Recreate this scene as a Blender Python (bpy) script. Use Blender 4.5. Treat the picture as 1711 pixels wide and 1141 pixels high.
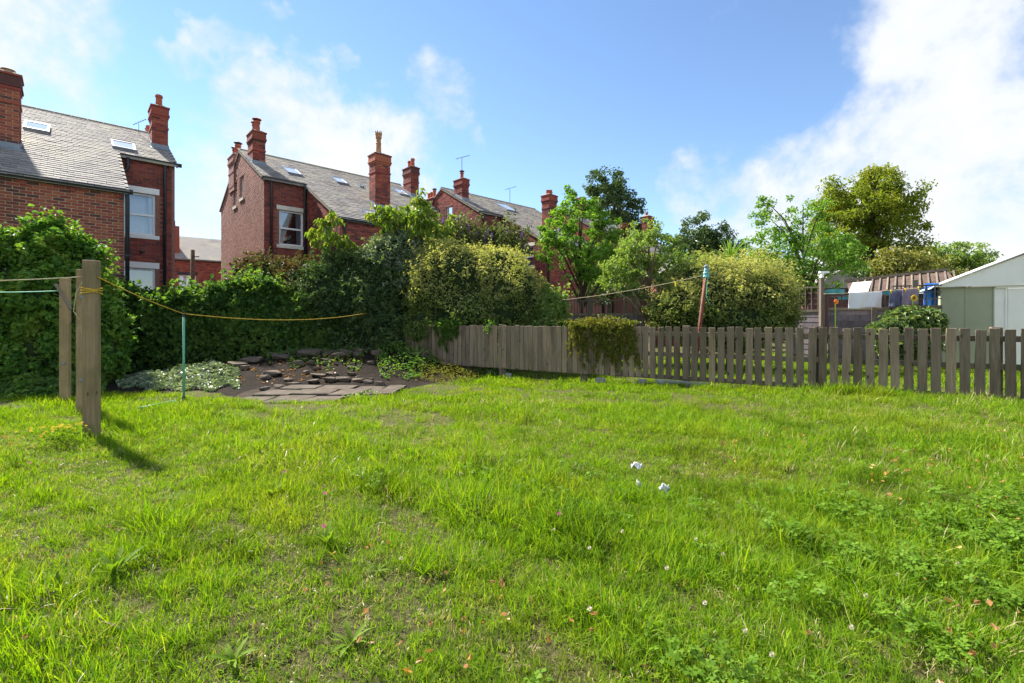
import bpy, bmesh, math, random
import numpy as np
from mathutils import Vector, Matrix, Euler

for o in list(bpy.data.objects):
    bpy.data.objects.remove(o, do_unlink=True)
SC = bpy.context.scene
COL = SC.collection
R = math.radians

# ------------------------------------------------------------------ camera
CAM_H, FPX, HOR, CX = 1.15, 790.0, 536.0, 855.5
cam_d = bpy.data.cameras.new('camera')
cam_d.sensor_width = 36.0
cam_d.lens = FPX / 1711 * 36.0
cam_d.shift_y = -(570.5 - HOR) / 1711
cam_d.clip_start, cam_d.clip_end = 0.05, 3000
cam = bpy.data.objects.new('camera', cam_d)
cam.location = (0, 0, CAM_H)
cam.rotation_euler = (R(90), 0, 0)
COL.objects.link(cam)
SC.camera = cam

def at(px, py, Y):
    "point seen at photo pixel (px, py) when it stands Y metres ahead"
    return Vector(((px - CX) / FPX * Y, Y, CAM_H - (py - HOR) / FPX * Y))

def gxy(px, py, z=0.0):
    Y = FPX * (CAM_H - z) / (py - HOR)
    return ((px - CX) / FPX * Y, Y)

# ------------------------------------------------------------------ sun, sky, exposure
SUN_AZ, SUN_EL = R(-54.0), R(43.0)      # measured from +Y, negative to the left
sd = Vector((math.sin(SUN_AZ) * math.cos(SUN_EL), math.cos(SUN_AZ) * math.cos(SUN_EL), math.sin(SUN_EL)))
sun_d = bpy.data.lights.new('sun', 'SUN')
sun_d.energy = 3.7
sun_d.angle = R(2.5)
sun_d.color = (1.0, 0.95, 0.86)
sun = bpy.data.objects.new('sun', sun_d)
sun.rotation_euler = sd.to_track_quat('Z', 'Y').to_euler()
sun.location = (-20, 20, 25)
COL.objects.link(sun)

vs = SC.view_settings
vs.view_transform = 'Standard'
vs.look = 'None'
vs.gamma = 1.0
vs.use_curve_mapping = False
vs.exposure = 1.95

SC.cycles.use_denoising = True
SC.cycles.use_adaptive_sampling = True
SC.cycles.adaptive_threshold = 0.02
SC.cycles.max_bounces = 6
SC.cycles.diffuse_bounces = 3
SC.cycles.glossy_bounces = 3
SC.cycles.transmission_bounces = 4
SC.cycles.transparent_max_bounces = 6
SC.cycles.caustics_reflective = False
SC.cycles.caustics_refractive = False

W = bpy.data.worlds.new('World')
SC.world = W
W.use_nodes = True
W.cycles.sampling_method = 'MANUAL'
W.cycles.sample_map_resolution = 512
nt = W.node_tree
nt.nodes.clear()
def N(tree, typ, **kw):
    n = tree.nodes.new(typ)
    for k, v in kw.items():
        setattr(n, k, v)
    return n
def LK(tree, a, b):
    tree.links.new(a, b)
def M(tree, op, a, b=None, c=None):
    n = tree.nodes.new('ShaderNodeMath')
    n.operation = op
    for i, v in enumerate((a, b, c)):
        if v is None: continue
        if isinstance(v, (int, float)): n.inputs[i].default_value = v
        else: tree.links.new(v, n.inputs[i])
    return n.outputs[0]
def MR(tree, v, a, b, c=0.0, d=1.0, kind='SMOOTHSTEP'):
    n = tree.nodes.new('ShaderNodeMapRange')
    n.interpolation_type = kind
    tree.links.new(v, n.inputs[0])
    for i, x in enumerate((a, b, c, d)): n.inputs[i + 1].default_value = x
    return n.outputs[0]
def MIX(tree, f, a, b, blend='MIX'):
    n = tree.nodes.new('ShaderNodeMix')
    n.data_type = 'RGBA'; n.blend_type = blend
    for i, v in ((0, f), (6, a), (7, b)):
        if isinstance(v, (int, float)): n.inputs[i].default_value = v
        elif isinstance(v, tuple): n.inputs[i].default_value = (*v, 1) if len(v) == 3 else v
        else: tree.links.new(v, n.inputs[i])
    return n.outputs[2]

SKY_STRENGTH = 0.061
sky = N(nt, 'ShaderNodeTexSky', sky_type='NISHITA', sun_disc=False)
sky.sun_elevation = SUN_EL
sky.sun_rotation = SUN_AZ
sky.air_density = 1.0
sky.dust_density = 0.0
sky.ozone_density = 3.5
tc = N(nt, 'ShaderNodeTexCoord')
sep = N(nt, 'ShaderNodeSeparateXYZ')
LK(nt, tc.outputs['Generated'], sep.inputs[0])
zz = M(nt, 'ADD', M(nt, 'MAXIMUM', sep.outputs[2], 0.0), 0.22)
comb = N(nt, 'ShaderNodeCombineXYZ')
LK(nt, M(nt, 'DIVIDE', sep.outputs[0], zz), comb.inputs[0])
LK(nt, M(nt, 'DIVIDE', sep.outputs[1], zz), comb.inputs[1])
def noise(scale, det=8, rough=0.58, off=0.0, vec=None, dist=0.0):
    n = N(nt, 'ShaderNodeTexNoise')
    n.inputs['Scale'].default_value = scale
    n.inputs['Detail'].default_value = det
    n.inputs['Roughness'].default_value = rough
    n.inputs['Distortion'].default_value = dist
    mp = N(nt, 'ShaderNodeMapping')
    mp.inputs['Location'].default_value = (off, off * 0.7, off * 1.3)
    LK(nt, vec or comb.outputs[0], mp.inputs[0])
    LK(nt, mp.outputs[0], n.inputs['Vector'])
    return n.outputs['Fac']
n_big = noise(3.0, 6, 0.60, 3.1, vec=tc.outputs['Generated'], dist=0.25)
n_fine = noise(9.0, 5, 0.62, 7.7, vec=tc.outputs['Generated'], dist=0.2)
nz = M(nt, 'ADD', M(nt, 'MULTIPLY', n_big, 0.65), M(nt, 'MULTIPLY', n_fine, 0.35))
# where the cloud banks stand (direction in the sky, angular radius in degrees, weight)
CLOUDS = [(1690, 150, 13, 1.0), (1600, 250, 12, 1.0), (1480, 330, 11, 1.0), (1330, 345, 9, 1.0), (1180, 330, 6, .75), (1700, 380, 18, 1.0),
          (1500, 110, 4, .55), (60, 60, 9, .92), (40, 150, 8, .9), (190, 185, 8, .88), (330, 215, 8, .85), (180, 20, 5, .6), (440, 200, 8, .95), (500, 265, 6, .85), (330, 330, 9, .9),
          (345, 52, 3.2, .95), (415, 18, 2.6, .8), (750, 210, 5, .46), (790, 260, 4, .46), (570, 118, 2.2, .45), (270, 330, 15, 1.0), (330, 400, 12, 1.0), (480, 330, 11, .9), (620, 330, 9, .62), (-150, 120, 12, .7), (-350, 350, 16, .8),
          (2050, 200, 22, .95), (2500, 300, 20, .7), (300, -500, 10, .6), (1300, -700, 12, .6)]
dn = N(nt, 'ShaderNodeTexNoise'); dn.inputs['Scale'].default_value = 3.6; dn.inputs['Detail'].default_value = 5; dn.inputs['Roughness'].default_value = .6
LK(nt, tc.outputs['Generated'], dn.inputs['Vector'])
dsub = N(nt, 'ShaderNodeVectorMath', operation='SUBTRACT'); LK(nt, dn.outputs['Color'], dsub.inputs[0]); dsub.inputs[1].default_value = (.5, .5, .5)
dscl = N(nt, 'ShaderNodeVectorMath', operation='SCALE'); LK(nt, dsub.outputs[0], dscl.inputs[0]); dscl.inputs[3].default_value = 0.38
dadd = N(nt, 'ShaderNodeVectorMath', operation='ADD'); LK(nt, tc.outputs['Generated'], dadd.inputs[0]); LK(nt, dscl.outputs[0], dadd.inputs[1])
dnor = N(nt, 'ShaderNodeVectorMath', operation='NORMALIZE'); LK(nt, dadd.outputs[0], dnor.inputs[0])
WARP = dnor.outputs[0]
field = None
CLOUDS = [(Vector(((px - CX) / FPX, 1.0, (HOR - py) / FPX)).normalized(), rad, wgt) for px, py, rad, wgt in CLOUDS]
for az, el, rad in ((75, 20, 26), (120, 35, 24), (165, 22, 26), (200, 50, 18), (235, 24, 24), (285, 30, 20), (140, 65, 14), (40, 70, 12)):     # unseen cloud banks added round the back and sides as fill light
    CLOUDS.append((Vector((math.sin(R(az)) * math.cos(R(el)), math.cos(R(az)) * math.cos(R(el)), math.sin(R(el)))), rad, .95))
for (d, rad, wgt) in CLOUDS:
    dp = N(nt, 'ShaderNodeVectorMath', operation='DOT_PRODUCT')
    LK(nt, WARP, dp.inputs[0])
    dp.inputs[1].default_value = d
    f = MR(nt, dp.outputs['Value'], math.cos(R(rad * 1.35)), math.cos(R(rad * 0.25)), 0.0, wgt)
    field = f if field is None else M(nt, 'MAXIMUM', field, f)
low = MR(nt, sep.outputs[2], 0.30, 0.02, 0.0, 0.58)           # haze of cloud towards the horizon
field = M(nt, 'MAXIMUM', field, low)
cov = M(nt, 'ADD', M(nt, 'MULTIPLY', field, 0.95), M(nt, 'MULTIPLY', M(nt, 'SUBTRACT', nz, 0.5), 3.4))
cloud = MR(nt, cov, 0.36, 0.98)
thick = MR(nt, M(nt, 'ADD', cov, M(nt, 'MULTIPLY', n_fine, 0.5)), 0.75, 1.55, 0.0, 1.0)
ccol = MIX(nt, thick, (0.222, 0.240, 0.270), (0.272, 0.276, 0.281))
skyc = N(nt, 'ShaderNodeVectorMath', operation='SCALE')
LK(nt, sky.outputs[0], skyc.inputs[0])
skyc.inputs[3].default_value = SKY_STRENGTH
final = MIX(nt, M(nt, 'MULTIPLY', cloud, 0.94), skyc.outputs[0], ccol)
bg = N(nt, 'ShaderNodeBackground')
LK(nt, final, bg.inputs[0])
bg.inputs[1].default_value = 1.0
wo = N(nt, 'ShaderNodeOutputWorld')
LK(nt, bg.outputs[0], wo.inputs[0])

# ------------------------------------------------------------------ helpers
rng = np.random.default_rng(7)
rnd = random.Random(11)

def link(o, parent=None):
    COL.objects.link(o)
    if parent is not None: o.parent = parent
    return o
def tag(o, label=None, cat=None, group=None, kind=None):
    if label: o['label'] = label
    if cat: o['category'] = cat
    if group: o['group'] = group
    if kind: o['kind'] = kind
    return o
def empty(name, loc=(0, 0, 0), rz=0.0):
    o = bpy.data.objects.new(name, None)
    o.location = loc
    o.rotation_euler = (0, 0, rz)
    o.empty_display_size = 0.2
    return link(o)
def mesh_np(name, V, F, smooth=False):
    "V (n,3); F (m,k) all faces of one size, or a list"
    me = bpy.data.meshes.new(name)
    V = np.asarray(V, dtype=np.float32)
    F = np.asarray(F, dtype=np.int32)
    k = F.shape[1]
    me.vertices.add(len(V)); me.vertices.foreach_set('co', V.ravel())
    me.loops.add(F.size); me.loops.foreach_set('vertex_index', F.ravel())
    me.polygons.add(len(F))
    me.polygons.foreach_set('loop_start', np.arange(0, F.size, k, dtype=np.int32))
    me.polygons.foreach_set('loop_total', np.full(len(F), k, dtype=np.int32))
    me.polygons.foreach_set('use_smooth', np.full(len(F), bool(smooth)))
    me.update(calc_edges=True)
    return me
def obj_of(name, me, mat=None, parent=None, **tags):
    o = bpy.data.objects.new(name, me)
    if mat is not None and len(me.materials) == 0: me.materials.append(mat)
    link(o, parent)
    if tags: tag(o, **tags)
    return o

BOXF = np.array([[0, 3, 2, 1], [4, 5, 6, 7], [0, 1, 5, 4], [1, 2, 6, 5], [2, 3, 7, 6], [3, 0, 4, 7]])
class MB:
    def __init__(s): s.v = []; s.f = []
    def add(s, V, F):
        b = len(s.v)
        s.v += [tuple(p) for p in V]
        s.f += [tuple(i + b for i in f) for f in F]
        return s
    def box(s, x0, x1, y0, y1, z0, z1, mtx=None):
        V = [(x0, y0, z0), (x1, y0, z0), (x1, y1, z0), (x0, y1, z0), (x0, y0, z1), (x1, y0, z1), (x1, y1, z1), (x0, y1, z1)]
        if mtx is not None: V = [mtx @ Vector(p) for p in V]
        return s.add(V, BOXF.tolist())
    def poly(s, pts, t, n):
        "prism: polygon pts extruded by t along n"
        k = len(pts); n = Vector(n)
        V = [Vector(p) for p in pts] + [Vector(p) + n * t for p in pts]
        F = [tuple(range(k))[::-1], tuple(range(k, 2 * k))] + [(i, (i + 1) % k, k + (i + 1) % k, k + i) for i in range(k)]
        return s.add(V, F)
    def bar(s, p, q, w, h=None, up=(0, 0, 1)):
        p, q = Vector(p), Vector(q); h = h or w
        d = (q - p).normalized(); a = d.cross(Vector(up))
        if a.length < 1e-4: a = d.cross(Vector((1, 0, 0)))
        a.normalize(); b = a.cross(d).normalized()
        V = [r + a * (sx * w / 2) + b * (sy * h / 2) for r in (p, q) for sx, sy in ((-1, -1), (1, -1), (1, 1), (-1, 1))]
        return s.add(V, BOXF.tolist())
    def tube(s, pts, rad, n=8, cap=True):
        pts = [Vector(p) for p in pts]
        rads = rad if isinstance(rad, (list, tuple)) else [rad] * len(pts)
        V, F = [], []
        a = None
        for i, p in enumerate(pts):
            d = (pts[min(i + 1, len(pts) - 1)] - pts[max(i - 1, 0)]).normalized()
            if a is None:
                a = d.orthogonal().normalized()
            else:
                a = (a - d * a.dot(d))
                a = a.normalized() if a.length > 1e-5 else d.orthogonal().normalized()
            b = d.cross(a)
            for j in range(n):
                t = 2 * math.pi * j / n
                V.append(p + (a * math.cos(t) + b * math.sin(t)) * rads[i])
        for i in range(len(pts) - 1):
            for j in range(n):
                F.append((i * n + j, i * n + (j + 1) % n, (i + 1) * n + (j + 1) % n, (i + 1) * n + j))
        if cap:
            F.append(tuple(range(n))[::-1]); F.append(tuple(range((len(pts) - 1) * n, len(pts) * n)))
        return s.add(V, F)
    def lathe(s, prof, c=(0, 0, 0), n=12):
        c = Vector(c)
        V = [c + Vector((r * math.cos(2 * math.pi * j / n), r * math.sin(2 * math.pi * j / n), z)) for r, z in prof for j in range(n)]
        F = [(i * n + j, i * n + (j + 1) % n, (i + 1) * n + (j + 1) % n, (i + 1) * n + j) for i in range(len(prof) - 1) for j in range(n)]
        F += [tuple(range(n))[::-1], tuple(range((len(prof) - 1) * n, len(prof) * n))]
        return s.add(V, F)
    def mesh(s, name, smooth=False, bevel=0.0):
        me = bpy.data.meshes.new(name)
        me.from_pydata([tuple(p) for p in s.v], [], s.f)
        bm = bmesh.new(); bm.from_mesh(me)
        bmesh.ops.recalc_face_normals(bm, faces=bm.faces)
        if bevel > 0:
            bmesh.ops.bevel(bm, geom=list(bm.edges), offset=bevel, segments=1, affect='EDGES')
        bm.to_mesh(me); bm.free()
        if smooth:
            me.polygons.foreach_set('use_smooth', np.ones(len(me.polygons), dtype=bool))
        me.update()
        return me
    def build(s, name, mat, parent=None, smooth=False, bevel=0.0, **tags):
        return obj_of(name, s.mesh(name, smooth, bevel), mat, parent, **tags)

# ------------------------------------------------------------------ materials
MATS = {}
def new_mat(name):
    m = bpy.data.materials.new(name)
    m.use_nodes = True
    t = m.node_tree
    t.nodes.clear()
    MATS[name] = m
    out = N(t, 'ShaderNodeOutputMaterial')
    return m, t, out
def bsdf(t, out, rough=0.6, spec=0.4, metal=0.0):
    b = N(t, 'ShaderNodeBsdfPrincipled')
    b.inputs['Roughness'].default_value = rough
    b.inputs['Specular IOR Level'].default_value = spec
    b.inputs['Metallic'].default_value = metal
    LK(t, b.outputs[0], out.inputs[0])
    return b
def ramp(t, fac, stops, interp='LINEAR'):
    r = N(t, 'ShaderNodeValToRGB')
    r.color_ramp.interpolation = interp
    els = r.color_ramp.elements
    while len(els) < len(stops): els.new(0.5)
    for e, (p, c) in zip(els, stops):
        e.position = p
        e.color = (*c, 1)
    LK(t, fac, r.inputs[0])
    return r.outputs[0]
def tnoise(t, scale, det=4, rough=0.55, vec=None, sc3=None, col=False):
    n = N(t, 'ShaderNodeTexNoise')
    n.inputs['Scale'].default_value = scale
    n.inputs['Detail'].default_value = det
    n.inputs['Roughness'].default_value = rough
    if vec is None:
        vec = N(t, 'ShaderNodeTexCoord').outputs['Object']
    if sc3:
        mp = N(t, 'ShaderNodeMapping'); mp.inputs['Scale'].default_value = sc3
        LK(t, vec, mp.inputs[0]); vec = mp.outputs[0]
    LK(t, vec, n.inputs['Vector'])
    return n.outputs['Color' if col else 'Fac']
def bump(t, b, h, strength=0.3, dist=0.01):
    n = N(t, 'ShaderNodeBump')
    n.inputs['Strength'].default_value = strength
    n.inputs['Distance'].default_value = dist
    LK(t, h, n.inputs['Height'])
    LK(t, n.outputs[0], b.inputs['Normal'])
def rand01(t):
    "one number per loose piece and per object"
    g = N(t, 'ShaderNodeNewGeometry'); oi = N(t, 'ShaderNodeObjectInfo')
    return M(t, 'FRACT', M(t, 'ADD', g.outputs['Random Per Island'], oi.outputs['Random']))
def wpos(t):
    return N(t, 'ShaderNodeNewGeometry').outputs['Position']

def plain(name, col, rough=0.6, spec=0.4, metal=0.0, var=0.25, scale=6.0, bmp=0.0):
    m, t, out = new_mat(name)
    b = bsdf(t, out, rough, spec, metal)
    n = tnoise(t, scale, 6, 0.6)
    c0 = tuple(x * (1 - var) for x in col); c1 = tuple(min(1, x * (1 + var)) for x in col)
    LK(t, ramp(t, n, [(0.3, c0), (0.7, c1)]), b.inputs['Base Color'])
    if bmp: bump(t, b, tnoise(t, scale * 5, 5), bmp, 0.01)
    return m

def brick_mat(name, cols, stain=0.5):
    m, t, out = new_mat(name)
    b = bsdf(t, out, 0.85, 0.2)
    r = rand01(t)
    c = ramp(t, r, [(i / max(1, len(cols)), k) for i, k in enumerate(cols)], 'CONSTANT')
    nn = tnoise(t, 0.55, 4, 0.6, wpos(t))
    c = MIX(t, MR(t, nn, 0.42, 0.70, 0.0, stain), c, (0.055, 0.030, 0.028))
    fine = tnoise(t, 24, 4, 0.6, wpos(t))
    c = MIX(t, 0.35, c, MIX(t, fine, (0.15, 0.15, 0.15), (0.95, 0.9, 0.85)), 'OVERLAY')
    LK(t, c, b.inputs['Base Color'])
    bump(t, b, tnoise(t, 60, 4, 0.6, wpos(t)), 0.35, 0.006)
    return m
RED = [(0.29, 0.074, 0.054), (0.32, 0.088, 0.060), (0.22, 0.058, 0.050), (0.35, 0.112, 0.070), (0.265, 0.066, 0.057), (0.11, 0.050, 0.050), (0.30, 0.084, 0.055), (0.16, .053, .05)]
brick_mat('brick_red', RED, 0.50)
brick_mat('brick_dark', [(0.29, 0.075, 0.060), (0.31, 0.086, 0.066), (0.24, 0.062, 0.054), (0.33, 0.094, 0.072), (0.16, 0.058, 0.054), (0.275, .072, .06)], 0.55)
brick_mat('brick_pink', [(0.37, 0.185, 0.145), (0.34, 0.165, 0.130), (0.30, 0.135, 0.105), (0.39, 0.21, 0.17), (0.32, 0.155, 0.12)], 0.25)
plain('mortar_pale', (0.44, 0.35, 0.235), 0.95, 0.1, var=0.25, scale=9, bmp=0.3)
plain('mortar_red', (0.29, 0.14, 0.11), 0.95, 0.1, var=0.25, scale=9, bmp=0.3)
plain('mortar_pink', (0.37, 0.21, 0.17), 0.95, 0.1, var=0.2, scale=9, bmp=0.3)
plain('stone_pale', (0.70, 0.65, 0.56), 0.85, 0.2, var=0.12, scale=5, bmp=0.15)
plain('lintel_white', (0.85, 0.84, 0.83), 0.7, 0.3, var=0.06, scale=5)
plain('upvc', (0.90, 0.90, 0.92), 0.35, 0.5, var=0.03)
plain('black_iron', (0.018, 0.018, 0.024), 0.45, 0.5, var=0.3)
plain('lead', (0.20, 0.23, 0.28), 0.5, 0.5, var=0.25, scale=4)
plain('terracotta', (0.40, 0.105, 0.065), 0.8, 0.2, var=0.25, scale=8)
plain('terracotta_buff', (0.42, 0.22, 0.12), 0.8, 0.2, var=0.3, scale=8)
plain('cement', (0.25, 0.24, 0.19), 0.95, 0.1, var=0.3, scale=8, bmp=0.4)
plain('ridge_tile', (0.24, 0.215, 0.15), 0.9, 0.15, var=0.3, scale=5, bmp=0.3)
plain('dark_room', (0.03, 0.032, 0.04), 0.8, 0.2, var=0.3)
plain('curtain_white', (0.85, 0.86, 0.88), 0.8, 0.1, var=0.05)
plain('curtain_grey', (0.28, 0.32, 0.38), 0.8, 0.1, var=0.1)
plain('blind_brown', (0.23, 0.17, 0.10), 0.8, 0.1, var=0.2)
plain('shed_white', (0.90, 0.87, 0.79), 0.45, 0.5, var=0.04, scale=3)
plain('shed_green', (0.36, 0.37, 0.245), 0.5, 0.4, var=0.08, scale=3)
plain('teal_paint', (0.07, 0.30, 0.34), 0.6, 0.3, var=0.15)
plain('cloth_white', (0.78, 0.77, 0.80), 0.9, 0.1, var=0.04)
plain('cloth_navy', (0.13, 0.14, 0.22), 0.9, 0.1, var=0.3)
plain('cloth_mauve', (0.27, 0.21, 0.27), 0.9, 0.1, var=0.1)
plain('cloth_red', (0.45, 0.05, 0.08), 0.9, 0.1, var=0.1)
plain('tarp_blue', (0.02, 0.17, 0.62), 0.4, 0.5, var=0.2, scale=8)
plain('peg_yellow', (0.75, 0.55, 0.03), 0.5, 0.4, var=0.05)
plain('rust', (0.17, 0.045, 0.03), 0.8, 0.3, var=0.4, scale=14, bmp=0.3)
plain('green_pole', (0.13, 0.36, 0.25), 0.4, 0.5, var=0.1)
plain('rope_yellow', (0.55, 0.36, 0.04), 0.8, 0.2, var=0.25, scale=40)
plain('rope_pale', (0.42, 0.36, 0.22), 0.8, 0.2, var=0.25, scale=40)
plain('rope_green', (0.10, 0.50, 0.30), 0.6, 0.3, var=0.1)
plain('stone_garden', (0.125, 0.098, 0.075), 0.9, 0.15, var=0.45, scale=7, bmp=0.6)
plain('flag_stone', (0.095, 0.076, 0.058), 0.9, 0.15, var=0.35, scale=6, bmp=0.5)
plain('concrete', (0.30, 0.29, 0.26), 0.9, 0.15, var=0.3, scale=8, bmp=0.4)
plain('concrete_pale', (0.50, 0.52, 0.50), 0.5, 0.4, var=0.1, scale=20)
plain('soil', (0.040, 0.028, 0.020), 0.95, 0.1, var=0.5, scale=5, bmp=0.7)
plain('litter_white', (0.72, 0.70, 0.66), 0.4, 0.4, var=0.05)
plain('bark', (0.105, 0.078, 0.052), 0.95, 0.1, var=0.45, scale=12, bmp=0.8)
plain('bark_pale', (0.20, 0.15, 0.10), 0.95, 0.1, var=0.45, scale=10, bmp=0.8)
plain('petal_purple', (0.28, 0.12, 0.42), 0.8, 0.1, var=0.25, scale=20)
plain('petal_pink', (0.55, 0.10, 0.33), 0.8, 0.1, var=0.25, scale=60)
plain('petal_white', (0.56, 0.49, 0.38), 0.8, 0.1, var=0.15, scale=60)
plain('petal_brown', (0.27, 0.13, 0.06), 0.9, 0.1, var=0.4, scale=60)
plain('petal_yellow', (0.70, 0.50, 0.02), 0.7, 0.1, var=0.15, scale=60)
plain('petal_orange', (0.80, 0.25, 0.05), 0.7, 0.1, var=0.15, scale=60)
plain('insulator', (0.13, 0.36, 0.38), 0.5, 0.5, var=0.3, scale=12)
plain('shed_rust_felt', (0.11, 0.075, 0.06), 0.9, 0.2, var=0.45, scale=6, bmp=0.4)

def slate_mat():
    m, t, out = new_mat('slate')
    b = bsdf(t, out, 0.85, 0.12)
    r = rand01(t)
    c = ramp(t, r, [(0, (0.20, 0.185, 0.178)), (0.35, (0.25, 0.23, 0.213)), (0.7, (0.31, 0.28, 0.25)), (1, (0.17, 0.15, 0.15))])
    nn = tnoise(t, 0.9, 5, 0.62, wpos(t))
    c = MIX(t, MR(t, nn, 0.45, 0.68, 0, 0.75), c, (0.37, 0.34, 0.255))     # lichen
    n2 = tnoise(t, 0.7, 5, 0.6, M_off(t, wpos(t), 13))
    c = MIX(t, MR(t, n2, 0.52, 0.72, 0, 0.6), c, (0.13, 0.10, 0.10))
    LK(t, c, b.inputs['Base Color'])
    bump(t, b, tnoise(t, 30, 4, 0.6, wpos(t)), 0.3, 0.006)
def M_off(t, v, k):
    n = N(t, 'ShaderNodeVectorMath', operation='ADD')
    LK(t, v, n.inputs[0]); n.inputs[1].default_value = (k, k * .7, k * 1.9)
    return n.outputs[0]
slate_mat()

def glass_mat():
    m, t, out = new_mat('glass')
    a = N(t, 'ShaderNodeBsdfTransparent'); a.inputs[0].default_value = (0.86, 0.90, 0.92, 1)
    g = N(t, 'ShaderNodeBsdfGlossy'); g.inputs['Roughness'].default_value = 0.03
    fr = N(t, 'ShaderNodeFresnel'); fr.inputs[0].default_value = 1.52
    mx = N(t, 'ShaderNodeMixShader')
    LK(t, MR(t, fr.outputs[0], 0.0, 1.0, 0.16, 1.0, 'LINEAR'), mx.inputs[0]); LK(t, a.outputs[0], mx.inputs[1]); LK(t, g.outputs[0], mx.inputs[2])
    LK(t, mx.outputs[0], out.inputs[0])
glass_mat()
def skylight_glass():
    m, t, out = new_mat('skylight_glass')
    b = bsdf(t, out, 0.05, 1.0)
    b.inputs['Base Color'].default_value = (0.62, 0.66, 0.70, 1)  # pale base colour paints in the bright sky reflected by the pane
    b.inputs['Coat Weight'].default_value = 1.0
    b.inputs['Coat Roughness'].default_value = 0.03
skylight_glass()

def wood_mat(name, dark, light, green=0.0, scale=1.0, rough=0.85):
    m, t, out = new_mat(name)
    b = bsdf(t, out, rough, 0.25)
    tcn = N(t, 'ShaderNodeTexCoord'); oi = N(t, 'ShaderNodeObjectInfo')
    sc = N(t, 'ShaderNodeVectorMath', operation='SCALE'); sc.inputs[0].default_value = (37, 53, 71); LK(t, oi.outputs['Random'], sc.inputs[3])
    ad = N(t, 'ShaderNodeVectorMath', operation='ADD'); LK(t, tcn.outputs['Object'], ad.inputs[0]); LK(t, sc.outputs[0], ad.inputs[1])
    g = tnoise(t, 1.0, 7, 0.65, ad.outputs[0], (60 * scale, 60 * scale, 3.2 * scale))
    g2 = tnoise(t, 1.0, 4, 0.6, ad.outputs[0], (9 * scale, 9 * scale, 1.6 * scale))
    c = ramp(t, g, [(0.28, dark), (0.72, light)])
    c = MIX(t, MR(t, g2, 0.40, 0.72, 0.0, 0.6), c, tuple(x * 0.42 for x in dark))
    c = MIX(t, MR(t, oi.outputs['Random'], 0, 1, 0.0, 0.45, 'LINEAR'), c, tuple(x * 0.75 for x in light))
    c = MIX(t, 1.0, c, ramp(t, M(t, 'FRACT', M(t, 'MULTIPLY', oi.outputs['Random'], 7.31)), [(0.0, (0.62, 0.60, 0.58)), (0.5, (0.95, 0.95, 0.95)), (1.0, (1.25, 1.2, 1.12))]), 'MULTIPLY')
    # knots
    vo = N(t, 'ShaderNodeTexVoronoi'); vo.inputs['Scale'].default_value = 1.0
    mp = N(t, 'ShaderNodeMapping'); mp.inputs['Scale'].default_value = (8 * scale, 8 * scale, 4.2 * scale); LK(t, ad.outputs[0], mp.inputs[0]); LK(t, mp.outputs[0], vo.inputs['Vector'])
    c = MIX(t, MR(t, vo.outputs['Distance'], 0.06, 0.14, 0.85, 0.0), c, (0.022, 0.017, 0.012))
    if green:
        gn = tnoise(t, 2.5, 4, 0.6, wpos(t))
        c = MIX(t, MR(t, gn, 0.42, 0.65, 0.0, green), c, (0.085, 0.095, 0.030))
    LK(t, c, b.inputs['Base Color'])
    bump(t, b, g, 0.5, 0.006)
    return m
wood_mat('picket_wood', (0.150, 0.107, 0.073), (0.335, 0.258, 0.190), 0.08)
wood_mat('rail_wood', (0.12, 0.095, 0.07), (0.25, 0.205, 0.155), 0.1)
wood_mat('post_wood', (0.235, 0.165, 0.092), (0.40, 0.295, 0.175), 0.35)
wood_mat('trellis_wood', (0.11, 0.088, 0.075), (0.20, 0.165, 0.145), 0.1)
wood_mat('panel_wood', (0.16, 0.13, 0.15), (0.27, 0.225, 0.25), 0.0)
wood_mat('grey_wood', (0.15, 0.12, 0.095), (0.27, 0.225, 0.185), 0.1)

def leaf_mat(name, cols, trans=0.40, rough=0.45, spec=0.35, tcol=(1.25, 1.25, 0.45), patch=None, gain=1.55, patch2=None):
    m, t, out = new_mat(name)
    r = rand01(t)
    cols = [tuple(min(.75, x * gain) for x in k) for k in cols]
    c = ramp(t, r, [(i / max(1, len(cols) - 1), k) for i, k in enumerate(cols)])
    if patch:
        pc, sc, lo, hi, amt = patch
        c = MIX(t, MR(t, tnoise(t, sc, 3, 0.6, wpos(t)), lo, hi, 0.0, amt), c, pc)
    if patch2:
        pc, sc, lo, hi, amt = patch2
        c = MIX(t, MR(t, tnoise(t, sc, 4, 0.6, M_off(t, wpos(t), 31)), lo, hi, 0.0, amt), c, pc)
    b = N(t, 'ShaderNodeBsdfPrincipled')
    b.inputs['Roughness'].default_value = rough
    b.inputs['Specular IOR Level'].default_value = spec
    LK(t, c, b.inputs['Base Color'])
    tr = N(t, 'ShaderNodeBsdfTranslucent')
    vm = N(t, 'ShaderNodeVectorMath', operation='MULTIPLY')
    LK(t, c, vm.inputs[0]); vm.inputs[1].default_value = tcol
    LK(t, vm.outputs[0], tr.inputs[0])
    mx = N(t, 'ShaderNodeMixShader'); mx.inputs[0].default_value = trans
    LK(t, b.outputs[0], mx.inputs[1]); LK(t, tr.outputs[0], mx.inputs[2])
    LK(t, mx.outputs[0], out.inputs[0])
    return m
leaf_mat('leaf_ivy', [(0.030, 0.075, 0.016), (0.045, 0.105, 0.018), (0.065, 0.140, 0.022), (0.105, 0.180, 0.030)], 0.40, 0.6, 0.2, patch=((0.20, 0.29, 0.045), 2.6, 0.45, 0.66, 0.8), gain=1.8)
leaf_mat('leaf_ivy_dark', [(0.018, 0.048, 0.014), (0.030, 0.070, 0.018), (0.050, 0.100, 0.022), (0.085, 0.150, 0.028)], 0.48, 0.6, 0.2, patch=((0.14, 0.225, 0.045), 2.2, 0.46, 0.66, 0.8), gain=1.9)
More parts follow.
